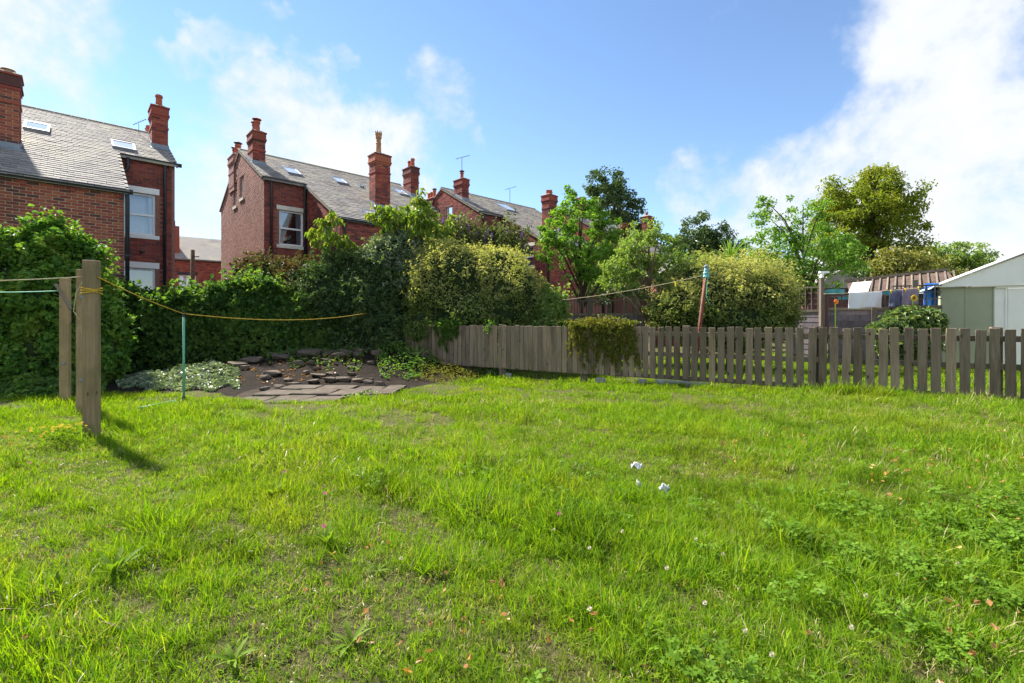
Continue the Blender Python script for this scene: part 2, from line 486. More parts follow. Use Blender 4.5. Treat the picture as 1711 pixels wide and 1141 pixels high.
leaf_mat('leaf_brown', [(0.070, 0.036, 0.026), (0.040, 0.055, 0.020), (0.100, 0.040, 0.036), (0.060, 0.075, 0.025), (0.11, 0.08, 0.045)], 0.3, 0.6, 0.2, patch=((0.10, 0.13, 0.04), 1.8, 0.5, 0.66, 0.6))
leaf_mat('leaf_dark', [(0.020, 0.045, 0.018), (0.020, 0.042, 0.018), (0.030, 0.058, 0.022), (0.045, 0.080, 0.030), (0.070, 0.100, 0.040)], 0.3, 0.6, 0.2, patch=((0.12, 0.17, 0.06), 1.9, 0.46, 0.62, 0.8), gain=2.0)
leaf_mat('leaf_silver', [(0.060, 0.095, 0.050), (0.10, 0.14, 0.085), (0.20, 0.235, 0.17), (0.045, 0.080, 0.035)], 0.3)
leaf_mat('leaf_cherry', [(0.075, 0.135, 0.020), (0.105, 0.170, 0.025), (0.140, 0.200, 0.032), (0.18, 0.19, 0.04)], 0.45)
leaf_mat('leaf_bright', [(0.065, 0.135, 0.020), (0.090, 0.180, 0.025), (0.120, 0.220, 0.030), (0.150, 0.245, 0.045)], 0.45)
leaf_mat('leaf_light', [(0.095, 0.155, 0.040), (0.125, 0.195, 0.050), (0.160, 0.225, 0.065), (0.200, 0.240, 0.085)], 0.42)
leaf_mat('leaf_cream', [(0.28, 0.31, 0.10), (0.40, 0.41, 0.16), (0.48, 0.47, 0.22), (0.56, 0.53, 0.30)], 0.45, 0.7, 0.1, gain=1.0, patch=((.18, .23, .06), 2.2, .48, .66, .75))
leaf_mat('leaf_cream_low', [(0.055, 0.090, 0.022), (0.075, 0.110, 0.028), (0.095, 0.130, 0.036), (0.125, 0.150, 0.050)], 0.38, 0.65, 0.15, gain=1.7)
leaf_mat('leaf_far', [(0.032, 0.060, 0.025), (0.045, 0.080, 0.030), (0.060, 0.100, 0.035), (0.080, 0.115, 0.040)], 0.3)
leaf_mat('leaf_autumn', [(0.095, 0.135, 0.018), (0.130, 0.175, 0.022), (0.175, 0.205, 0.025), (0.070, 0.105, 0.018)], 0.48, 0.6, 0.2, patch=((0.36, 0.30, 0.03), 0.55, 0.5, 0.7, 0.4))
leaf_mat('leaf_olive', [(0.115, 0.125, 0.030), (0.150, 0.155, 0.038), (0.190, 0.180, 0.050), (0.090, 0.105, 0.03)], 0.35)
leaf_mat('leaf_red', [(0.080, 0.028, 0.022), (0.060, 0.025, 0.020), (0.11, 0.045, 0.03), (0.045, 0.035, 0.02)], 0.3)
leaf_mat('leaf_glossy', [(0.045, 0.080, 0.022), (0.070, 0.115, 0.030), (0.100, 0.150, 0.045), (0.16, 0.19, 0.05)], 0.25, 0.3, 0.6)
leaf_mat('leaf_moss', [(0.075, 0.095, 0.020), (0.110, 0.125, 0.025), (0.150, 0.120, 0.030), (0.055, 0.080, 0.018)], 0.35, 0.7, 0.1, gain=1.6)
leaf_mat('leaf_palm', [(0.080, 0.150, 0.025), (0.110, 0.190, 0.035), (0.160, 0.230, 0.060)], 0.35)
leaf_mat('leaf_buddleia', [(0.080, 0.105, 0.055), (0.110, 0.140, 0.070), (0.060, 0.085, 0.035), (0.12, 0.09, 0.05)], 0.35)
leaf_mat('leaf_clover', [(0.065, 0.135, 0.010), (0.090, 0.175, 0.012), (0.125, 0.205, 0.016)], 0.42, 0.65, 0.15, gain=1.3)
leaf_mat('leaf_weed', [(0.100, 0.175, 0.014), (0.130, 0.215, 0.020), (0.15, 0.23, 0.03)], 0.42, 0.7, 0.12, gain=1.15)
leaf_mat('leaf_dead', [(0.26, 0.11, 0.03), (0.34, 0.16, 0.05), (0.20, 0.10, 0.04), (0.50, 0.24, 0.05)], 0.3, gain=1.3)
leaf_mat('straw', [(0.36, 0.30, 0.14), (0.44, 0.38, 0.20), (0.30, 0.24, 0.11)], 0.3, gain=1.0)
leaf_mat('grass_blade', [(0.050, 0.120, 0.007), (0.086, 0.180, 0.009), (0.130, 0.230, 0.012), (0.178, 0.262, 0.018), (0.078, .165, .012), (0.24, 0.27, 0.055)], 0.48, 0.75, 0.08, (1.32, 1.25, 0.2),
         patch=((0.30, 0.31, 0.045), 0.9, 0.48, 0.74, 0.5), gain=1.42, patch2=((.060, .125, .008), 2.4, .50, .68, .6))
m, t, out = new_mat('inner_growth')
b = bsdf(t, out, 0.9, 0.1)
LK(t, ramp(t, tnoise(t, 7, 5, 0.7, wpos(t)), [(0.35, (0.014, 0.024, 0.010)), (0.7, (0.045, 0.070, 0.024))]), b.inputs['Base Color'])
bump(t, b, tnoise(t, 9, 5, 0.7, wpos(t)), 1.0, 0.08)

# ------------------------------------------------------------------ ground
def smooth(x, a, b):
    t = np.clip((np.asarray(x, float) - a) / (b - a), 0, 1)
    return t * t * (3 - 2 * t)
def gh(x, y):
    x = np.asarray(x, float); y = np.asarray(y, float)
    z = 0.16 * smooth(x, -0.5, 5.0) * smooth(y, 2.0, 5.5) * (1 - smooth(y, 7.5, 11.0))
    z = z + 0.018 * np.sin(x * 1.3 + 0.4) * np.cos(y * 1.1) + 0.012 * np.sin(x * 2.9 + y * 2.1)
    # sunken paving and the rockery bank behind it
    p = np.exp(-(((x + 3.1) / 1.5) ** 4 + ((y - 7.75) / 0.95) ** 4))
    z = z - 0.09 * p
    bank = smooth(y - 0.22 * x, 9.4, 11.6) * (1 - smooth(x, -1.8, -0.4)) * smooth(x, -7.5, -5.0)
    z = z + 0.42 * bank * (y < 14)
    far = smooth(np.hypot(x, y), 25, 90)
    return z * (1 - far)
def ghf(x, y): return float(gh(x, y))

def axis(lo, hi, step, far):
    c = list(np.arange(lo, hi + 1e-6, step))
    s, a, b = step, lo, hi
    L, Rr = [], []
    while b < far:
        s *= 1.35; a -= s; b += s
        L.insert(0, a); Rr.append(b)
    return np.array(L + c + Rr)
gx, gy = axis(-11, 15, 0.16, 900), axis(0.2, 19, 0.16, 900)
GX, GY = np.meshgrid(gx, gy)
GZ = gh(GX, GY)
nv = len(gx)
idx = np.arange(len(gx) * len(gy)).reshape(len(gy), nv)
GF = np.stack([idx[:-1, :-1], idx[:-1, 1:], idx[1:, 1:], idx[1:, :-1]], -1).reshape(-1, 4)
# lawn edge, walked from the post row round the paving to the picket fence
LAWN = [(-40, 6.2), (-9.5, 6.6), (-7.2, 7.0), (-6.3, 7.4), (-5.0, 7.75), (-4.3, 7.35), (-3.9, 6.85), (-3.2, 6.68), (-2.6, 6.78), (-2.15, 7.35), (-1.85, 8.1), (-1.2, 8.75), (-0.6, 9.4), (0.2, 9.7), (9.0, 4.2)]
LX = np.array([p[0] for p in LAWN]); LY = np.array([p[1] for p in LAWN])
def in_lawn(x, y): return y < np.interp(x, LX, LY)
F0, FD = np.array([5.9, 5.6]), np.array([-8.1, 5.2]) / math.hypot(8.1, 5.2)     # picket fence line
FN = np.array([-FD[1], FD[0]])                                                   # towards us
if FN[1] > 0: FN = -FN
def fence_side(x, y): return (x - F0[0]) * FN[0] + (y - F0[1]) * FN[1]           # >0 on our side
def ground_mat():
    m, t, out = new_mat('ground')
    b = bsdf(t, out, 0.95, 0.1)
    at_ = N(t, 'ShaderNodeAttribute'); at_.attribute_name = 'lawn'
    n = tnoise(t, 3.0, 6, 0.65, wpos(t))
    g = ramp(t, tnoise(t, 45.0, 5, 0.75, wpos(t)), [(0.3, (0.030, 0.030, 0.012)), (0.5, (0.085, 0.085, 0.028)), (0.72, (0.20, 0.165, 0.085))])
    s = ramp(t, tnoise(t, 6.0, 6, 0.7, wpos(t)), [(0.3, (0.010, 0.007, 0.005)), (0.75, (0.034, 0.024, 0.017))])
    n3 = tnoise(t, 1.7, 4, 0.6, wpos(t))
    f = MR(t, M(t, 'ADD', at_.outputs['Fac'], M(t, 'MULTIPLY', M(t, 'SUBTRACT', n3, 0.5), 0.5)), 0.35, 0.65)
    LK(t, MIX(t, f, s, g), b.inputs['Base Color'])
    bump(t, b, tnoise(t, 30, 8, 0.75, wpos(t)), 1.0, 0.03)
ground_mat()
gme = mesh_np('ground', np.stack([GX, GY, GZ], -1).reshape(-1, 3), GF, True)
la = gme.attributes.new('lawn', 'FLOAT', 'POINT')
lawnv = np.where(in_lawn(GX, GY) | (fence_side(GX, GY) < 0) & (GX > -1.2), 1.0, 0.0)
lawnv = np.where(GY > 20, 0.6, lawnv)
la.data.foreach_set('value', lawnv.astype(np.float32).ravel())
obj_of('ground', gme, MATS['ground'], kind='structure', label='garden ground of soil and turf')

# ------------------------------------------------------------------ brick walls, slates
BRK = MB().box(-0.1025, 0.1025, -0.012, 0.012, -0.0295, 0.0295).mesh('brick', bevel=0.0035)
HALF = MB().box(-0.047, 0.047, -0.012, 0.012, -0.0295, 0.0295).mesh('brick', bevel=0.0035)
def inpoly(x, y, poly):
    c = False
    for i in range(len(poly)):
        x1, y1 = poly[i]; x2, y2 = poly[i - 1]
        if (y1 > y) != (y2 > y) and x < (x2 - x1) * (y - y1) / (y2 - y1) + x1: c = not c
    return c
def wall(house, poly, holes, org, A, nrm, mat_m, mat_b, singles=None, name='wall', zmin=-9, thick=0.22):
    """wall panel in the house frame: outline poly in (a, z), window holes (a0, a1, z0, z1); bricks laid proud of the mortar.
    singles(a, z) -> True where each brick is an object of its own"""
    org, A, nrm = Vector(org), Vector(A), Vector(nrm)
    P = lambda a, z, d=0.0: org + A * a + Vector((0, 0, z)) + nrm * d
    bm = bmesh.new()
    loops = [poly] + [[(a0, z0), (a1, z0), (a1, z1), (a0, z1)] for a0, a1, z0, z1 in holes]
    es = []
    for lp in loops:
        vs_ = [bm.verts.new(P(a, z)) for a, z in lp]
        es += [bm.edges.new((vs_[i], vs_[(i + 1) % len(vs_)])) for i in range(len(vs_))]
    bmesh.ops.triangle_fill(bm, edges=es, use_beauty=True, use_dissolve=False)
    fs = list(bm.faces)
    ret = bmesh.ops.extrude_face_region(bm, geom=fs)
    bmesh.ops.translate(bm, verts=[v for v in ret['geom'] if isinstance(v, bmesh.types.BMVert)], vec=-nrm * thick)
    bmesh.ops.recalc_face_normals(bm, faces=bm.faces)
    me = bpy.data.meshes.new(name); bm.to_mesh(me); bm.free()
    w = obj_of(name, me, MATS[mat_m], house)
    # bricks
    a_lo = min(p[0] for p in poly); a_hi = max(p[0] for p in poly)
    z_lo = max(zmin, min(p[1] for p in poly)); z_hi = max(p[1] for p in poly)
    c, s = A.x, A.y
    rot = Matrix.Rotation(math.atan2(A.y, A.x), 4, 'Z')
    flip = rot @ Vector((0, -1, 0))
    loose = []; ones = []
    k = 0
    zc = z_lo + 0.0375
    while zc < z_hi:
        a = a_lo + (0.0 if k % 2 else 0.1125)
        if k % 2 == 0:
            cells = [(a_lo + 0.056, 1)]
        else: cells = []
        while a < a_hi - 0.05:
            if a + 0.225 <= a_hi + 0.02: cells.append((a + 0.1125, 0))
            else: cells.append((a + 0.056, 1))
            a += 0.225
        for ac, half in cells:
            hw = 0.05 if half else 0.107
            if not (inpoly(ac - hw * .8, zc, poly) and inpoly(ac + hw * .8, zc, poly) and inpoly(ac, min(zc + 0.03, z_hi - 1e-4), poly)): continue
            if any(a0 - hw < ac < a1 + hw and z0 - 0.03 < zc < z1 + 0.03 for a0, a1, z0, z1 in holes): continue
            (ones if singles and singles(ac, zc) else loose).append((ac, zc, half))
        zc += 0.075; k += 1
    if len(ones) > 300:
        loose += ones[300:]; ones = ones[:300]
    for ac, zc, half in ones:
        o = bpy.data.objects.new('brick', HALF if half else BRK)
        link(o, w)
        o.matrix_local = Matrix.Translation(P(ac, zc, rnd.uniform(-0.003, 0.003))) @ rot @ Matrix.Rotation(rnd.uniform(-.008, .008), 4, 'Y')
    for me_ in (BRK, HALF):
        if not me_.materials: me_.materials.append(MATS['brick_red'])
    if loose:
        L = np.array([(p[0], p[1], p[2]) for p in loose])
        hw = np.where(L[:, 2] > 0, 0.049, 0.105)
        n_ = np.array(nrm); a_ = np.array(A); o_ = np.array(org)
        d = 0.011 + rng.uniform(-0.003, 0.003, len(L))
        cen = o_ + L[:, :1] * a_ + L[:, 1:2] * np.array([0, 0, 1.0])
        V = []
        for dd in (0, 1):
            for sx, sz in ((-1, -1), (1, -1), (1, 1), (-1, 1)):
                V.append(cen + a_ * (sx * hw[:, None]) + np.array([0, 0, 0.0315 * sz]) + n_ * ((d if dd else np.full(len(L), -0.01))[:, None]))
        V = np.stack(V, 1).reshape(-1, 3)
        f = np.array([[4, 5, 6, 7], [0, 1, 5, 4], [1, 2, 6, 5], [2, 3, 7, 6], [3, 0, 4, 7]])
        if flip.dot(nrm) < 0: f = f[:, ::-1]
        F = (np.arange(len(L))[:, None, None] * 8 + f[None]).reshape(-1, 4)
        obj_of('brickwork', mesh_np('brickwork', V, F), MATS[mat_b], w, kind='stuff')
    return w, P

def window(house, P, a0, a1, z0, z1, lintel='stone_pale', sill=True, curtain=None, mid=True, wd=0.06, head=0.17, over=0.1, deep=0.09):
    "sash window standing in a wall opening; P(a, z, d) maps wall coordinates"
    b = MB()
    def bx(m_, aa, ab, za, zb, da, db):
        V = [P(aa, za, da), P(ab, za, da), P(ab, zb, da), P(aa, zb, da), P(aa, za, db), P(ab, za, db), P(ab, zb, db), P(aa, zb, db)]
        m_.add(V, BOXF.tolist())
    zm = (z0 + z1) / 2 - 0.02
    bx(b, a0, a0 + wd, z0, z1, -deep - .05, -deep + .02); bx(b, a1 - wd, a1, z0, z1, -deep - .05, -deep + .02)
    bx(b, a0 + wd, a1 - wd, z0, z0 + wd, -deep - .05, -deep + .018); bx(b, a0 + wd, a1 - wd, z1 - wd, z1, -deep - .05, -deep + .018)
    if mid: bx(b, a0 + wd, a1 - wd, zm - 0.03, zm + 0.04, -deep - .05, -deep + .026)
    w = b.build('window', MATS['upvc'], house)
    for za, zb in ([(z0 + wd, zm - 0.03), (zm + 0.04, z1 - wd)] if mid else [(z0 + wd, z1 - wd)]):
        g = MB(); g.add([P(a0 + wd, za, -deep - .02), P(a1 - wd, za, -deep - .02), P(a1 - wd, zb, -deep - .02), P(a0 + wd, zb, -deep - .02)], [(0, 1, 2, 3)])
        g.build('pane', MATS['glass'], w)
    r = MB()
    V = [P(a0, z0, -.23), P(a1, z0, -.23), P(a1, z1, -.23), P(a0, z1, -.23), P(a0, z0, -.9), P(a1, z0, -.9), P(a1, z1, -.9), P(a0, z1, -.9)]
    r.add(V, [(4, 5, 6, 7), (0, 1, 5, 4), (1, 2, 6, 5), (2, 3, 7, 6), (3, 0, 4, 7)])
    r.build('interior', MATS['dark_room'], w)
    if lintel:
        m_ = MB(); bx(m_, a0 - over, a1 + over, z1 + 0.002, z1 + head, -.1, .022); m_.build('lintel', MATS[lintel], w, bevel=.004)
        if sill:
            m_ = MB(); bx(m_, a0 - over, a1 + over, z0 - 0.13, z0 - 0.002, -.1, .05); m_.build('sill', MATS[lintel], w, bevel=.004)
    for c in (curtain or []):
        mat, pts, dep = c                        # polygon of hanging cloth with folds
        n = 14
        (la0, ra0), (la1, ra1) = pts              # top left/right, bottom left/right as fractions
        zt, zb = z1 - wd * .5, z0 + wd * .5
        V, F = [], []
        for i in range(n + 1):
            f = i / n
            dd = dep + 0.025 * math.sin(f * 40)
            V += [P(a0 + (a1 - a0) * (la0 + (ra0 - la0) * f), zt, -dd), P(a0 + (a1 - a0) * (la1 + (ra1 - la1) * f), zb, -dd)]
            if i: F.append((2 * i - 2, 2 * i, 2 * i + 1, 2 * i - 1))
        m_ = MB(); m_.add(V, F); m_.build('curtain', MATS[mat], w, smooth=True)
    return w

PITCH, EZ = 0.55, 6.45                         # roof slope and eave height of every house in the row
ROOF_ANG = math.atan(PITCH)
def rz_(y): return EZ + PITCH * y
SLATE = MB().box(-0.122, 0.122, -0.21, 0.21, -0.0045, 0.0045).mesh('slate')
SLATE.materials.append(MATS['slate'])
def slates(roof, rows, singles=None, seed=1):
    "rows: list of (y_low, y_high, x_low, x_high) patches on the rear slope"
    rr = np.random.default_rng(seed)
    cs, sn = math.cos(ROOF_ANG), math.sin(ROOF_ANG)
    expo = 0.19
    y = min(r[0] for r in rows); ymax = max(r[1] for r in rows)
    k = 0; pts = []
    while y < ymax - 0.02:
        for (ya, yb, xa, xb) in rows:
            if not (ya - 1e-6 <= y < yb): continue
            x = xa + (0.125 if k % 2 else 0.0)
            while x < xb - 0.02:
                xx = min(max(x, xa + .12), xb - .12)
                pts.append((xx + rr.uniform(-.004, .004), y + rr.uniform(-.006, .006) + .21 * cs))
                x += 0.25
        y += expo * cs; k += 1
    one, rest = [], []
    for p in pts: (one if singles and singles(*p) and len(one) < 300 else rest).append(p)
    tilt = math.atan2(0.013, 0.2)
    for x, yy in one:
        o = bpy.data.objects.new('slate', SLATE); link(o, roof)
        o.matrix_local = Matrix.Translation((x, yy, rz_(yy) + .030 + rnd.uniform(-.002, .003))) @ Matrix.Rotation(ROOF_ANG - tilt, 4, 'X') @ Matrix.Rotation(rnd.uniform(-.02, .02), 4, 'Z')
    if rest:
        Q = np.array(rest); n = len(Q)
        base = np.array([(sx * .122, sy * .21, sz * .0045) for sz in (-1, 1) for sx, sy in ((-1, -1), (1, -1), (1, 1), (-1, 1))])
        an = rr.uniform(-.02, .02, n); th = ROOF_ANG - tilt + rr.uniform(-.012, .012, n)
        X = base[None, :, 0] * np.cos(an)[:, None] - base[None, :, 1] * np.sin(an)[:, None]
        Y = base[None, :, 0] * np.sin(an)[:, None] + base[None, :, 1] * np.cos(an)[:, None]
        Z = np.repeat(base[None, :, 2], n, 0)
        Y2 = Y * np.cos(th)[:, None] - Z * np.sin(th)[:, None]
        Z2 = Y * np.sin(th)[:, None] + Z * np.cos(th)[:, None]
        V = np.stack([X + Q[:, :1], Y2 + Q[:, 1:2], Z2 + (EZ + PITCH * Q[:, 1:2]) + .030 + rr.uniform(-.002, .004, (n, 1))], -1).reshape(-1, 3)
        F = (np.arange(n)[:, None, None] * 8 + BOXF[None]).reshape(-1, 4)
        obj_of('slate_courses', mesh_np('slate_courses', V, F), MATS['slate'], roof, kind='stuff')

def pot(ch, x, y, z, h=0.42, r=0.10, mat='terracotta', cowl=False, crown=False):
    m_ = MB()
    if crown:
        m_.lathe([(r * .95, 0), (r * .9, .05), (r * .78, h * .45), (r * .95, h * .5), (r * .78, h * .55), (r * .75, h * .72), (r, h * .76), (r, h * .9), (r * 1.15, h * .93), (r * 1.1, h), (r * .8, h), (r * .7, h * .9)], (x, y, z), 12)
    else:
        m_.lathe([(r * 1.05, 0), (r * 1.0, .04), (r * .88, h * .75), (r * 1.12, h * .80), (r * 1.12, h * .93), (r, h), (r * .75, h), (r * .7, h * .8)], (x, y, z), 12)
    p = m_.build('chimney_pot', MATS[mat], ch, smooth=False)
    if cowl:
        m2 = MB(); m2.lathe([(r * 1.5, h + .06), (r * 1.5, h + .075), (r * .4, h + .14), (.01, h + .15)], (x, y, z), 10)
        for q in range(4):
            an = q * math.pi / 2
            m2.bar((x + r * .9 * math.cos(an), y + r * .9 * math.sin(an), z + h - .04), (x + r * .9 * math.cos(an), y + r * .9 * math.sin(an), z + h + .07), .015)
        m2.build('cowl', MATS['terracotta'] if cowl == 'red' else MATS['black_iron'], p)
    if crown:
        m2 = MB()
        for q in range(8):
            an = q * math.pi / 4
            m2.lathe([(.02, h), (.024, h + .05), (.004, h + .09)], (x + r * math.cos(an), y + r * math.sin(an), z), 6)
        m2.build('crown_rim', MATS[mat], p)
    return p
def chimney(house, x0, x1, y0, y1, ztop, mat_b='brick_red', mat_m='mortar_red', pots=(), singles=False, corbel=True, cut=0.0):
    zb = rz_(min(y0, 3.5)) - 0.15 if y0 < 3.5 else rz_(7 - y1) - .15
    zb = min(zb, rz_(7 - y1) - .15 if y0 >= 3.5 else zb)
    core = MB().box(x0 + .004, x1 - .004, y0 + .004, y1 - .004, zb - .4, ztop)
    ch = core.build('chimney', MATS[mat_m], house)
    zs = zb - .2
    sv = lambda a, z: True
    for org, A, nr, L in (((x0, y0, 0), (1, 0, 0), (0, -1, 0), x1 - x0), ((x0, y1, 0), (0, -1, 0), (-1, 0, 0), y1 - y0), ((x1, y0, 0), (0, 1, 0), (1, 0, 0), y1 - y0)):
        top = ztop - (0.42 if corbel else 0)
        Pq = lambda a, z, d=0.0, org=org, A=A, nr=nr: Vector(org) + Vector(A) * a + Vector((0, 0, z)) + Vector(nr) * d
        k = 0; z = zs + .0375; loose = MB(); n1 = 0
        rot = Matrix.Rotation(math.atan2(A[1], A[0]), 4, 'Z')
        nb = max(1, round(L / .225))
        pitch = L / nb
        while z < top:
            xs = [(i + .5) * pitch for i in range(nb)] if k % 2 else [pitch * .25] + [(i + 1) * pitch for i in range(nb - 1)] + [L - pitch * .25]
            for i, a in enumerate(xs):
                half = (k % 2 == 0) and i in (0, len(xs) - 1)
                hw = (pitch * .25 if half else pitch * .5) - .005
                if singles and nr[1] < 0:
                    o = bpy.data.objects.new('brick', HALF if half else BRK); link(o, ch)
                    o.matrix_local = Matrix.Translation(Pq(a, z, rnd.uniform(-.002, .002))) @ rot @ Matrix.Diagonal((hw / (.0505 if half else .1075), 1, 1, 1))
                else:
                    V = [Pq(a + sx * hw, z + sz * .0335, d) for d in (-.006, .009) for sx, sz in ((-1, -1), (1, -1), (1, 1), (-1, 1))]
                    loose.add(V, BOXF.tolist())
            z += .075; k += 1
        if loose.v: loose.build('brickwork', MATS[mat_b], ch, kind='stuff')
    if corbel:
        m_ = MB()
        for (za, zb2, e) in ((.42, .345, .03), (.345, .27, .055), (.27, .06, .035), (.06, 0, .06)):
            m_.box(x0 - e, x1 + e, y0 - e, y1 + e, ztop - za + .002, ztop - zb2 - .002)
        m_.build('corbel', MATS[mat_b], ch, bevel=.006)
        # lower string course
        m_ = MB().box(x0 - .028, x1 + .028, y0 - .028, y1 + .028, ztop - .80, ztop - .73)
        m_.build('string_course', MATS[mat_b], ch, bevel=.006)
    m_ = MB(); cx, cy = (x0 + x1) / 2, (y0 + y1) / 2
    m_.add([(x0 - .03, y0 - .03, ztop), (x1 + .03, y0 - .03, ztop), (x1 + .03, y1 + .03, ztop), (x0 - .03, y1 + .03, ztop), (x0 + .08, y0 + .08, ztop + .07), (x1 - .08, y0 + .08, ztop + .07), (x1 - .08, y1 - .08, ztop + .07), (x0 + .08, y1 - .08, ztop + .07)], BOXF.tolist())
    m_.build('flaunching', MATS['cement'], ch)
    # lead flashing on the roof line
    if y0 < 3.5:
        m_ = MB()
        m_.box(x0 - .03, x1 + .03, y0 - .03, y0 - .016, rz_(y0) - .02, rz_(y0) + .17)
        m_.add([(x0 - .06, y0 - .16, rz_(y0 - .16) + .05), (x1 + .06, y0 - .16, rz_(y0 - .16) + .05), (x1 + .06, y0 - .016, rz_(y0) + .055), (x0 - .06, y0 - .016, rz_(y0) + .055)], [(0, 1, 2, 3)])
        for xs_, sg in ((x0, -1), (x1, 1)):
            m_.poly([(xs_ + sg * .018, y0 - .03, rz_(y0) - .02), (xs_ + sg * .018, y1, rz_(y1) - .02), (xs_ + sg * .018, y1, rz_(y1) + .16), (xs_ + sg * .018, y0 - .03, rz_(y0) + .17)], .008, (sg, 0, 0))
        m_.build('flashing', MATS['lead'], ch)
    for (dx, dy, kw) in pots: pot(ch, x0 + dx, y0 + dy, ztop + .05, **kw)
    return ch
def skylight(house, x0, x1, y0, y1):
    def q(x, y, h): 
        return Vector((x, y, rz_(y))) + Vector((0, -math.sin(ROOF_ANG), math.cos(ROOF_ANG))) * h
    fr = MB()
    w = .055
    for xa, xb, ya, yb in ((x0, x1, y0, y0 + w), (x0, x1, y1 - w, y1), (x0, x0 + w, y0 + w, y1 - w), (x1 - w, x1, y0 + w, y1 - w)):
        V = [q(xa, ya, .02), q(xb, ya, .02), q(xb, yb, .02), q(xa, yb, .02), q(xa, ya, .11), q(xb, ya, .11), q(xb, yb, .11), q(xa, yb, .11)]
        fr.add(V, BOXF.tolist())
    s = fr.build('skylight', MATS['lead'], house)
    g = MB(); V = [q(x0 + w, y0 + w, h) for h in (0,)] ; V = [q(x0 + w, y0 + w, .07), q(x1 - w, y0 + w, .07), q(x1 - w, y1 - w, .07), q(x0 + w, y1 - w, .07), q(x0 + w, y0 + w, .095), q(x1 - w, y0 + w, .095), q(x1 - w, y1 - w, .095), q(x0 + w, y1 - w, .095)]
    g.add(V, BOXF.tolist()); g.build('pane', MATS['skylight_glass'], s)
    return s
def gutter(house, p, q, drop=0.0):
    p, q = Vector(p), Vector(q)
    d = (q - p).normalized(); n = Vector((0, -1, 0)) if abs(d.x) > .5 else Vector((-1, 0, 0))
    prof = [(0, 0.06), (0, -0.01), (.025, -.05), (.065, -.06), (.10, -.04), (.115, 0.02), (.115, .06), (.103, .06), (.10, .0), (.06, -.045), (.02, -.03), (.012, .06)]
    V, F = [], []
    for r in (p, q): V += [r + n * a + Vector((0, 0, b)) for a, b in prof]
    k = len(prof)
    F = [(i, (i + 1) % k, k + (i + 1) % k, k + i) for i in range(k)] + [tuple(range(k)), tuple(range(k, 2 * k))[::-1]]
    g = MB(); g.add(V, F)
    o = g.build('gutter', MATS['black_iron'], house)
    L = (q - p).length
    br = MB()
    nb = int(L / .9) + 1
    for i in range(nb):
        c = p + d * (0.3 + i * (L - .6) / max(1, nb - 1))
        br = MB(); br.box(c.x - .045, c.x + .045, c.y - .02, c.y + .055, c.z - .17, c.z - .062)
        br.build('bracket', MATS['brick_dark'], o)
    return o
def pipe(house, pts, r=.042):
    m_ = MB(); m_.tube(pts, r, 10)
    o = m_.build('drainpipe', MATS['black_iron'], house, smooth=True)
    for f in (0.35, 0.75):
        a, b = Vector(pts[-2]), Vector(pts[-1]); c = a + (b - a) * f
        k = MB(); k.lathe([(r * 1.05, -.03), (r * 1.3, -.025), (r * 1.3, .025), (r * 1.05, .03)], c, 10)
        k.build('pipe_collar', MATS['black_iron'], o)
    return o

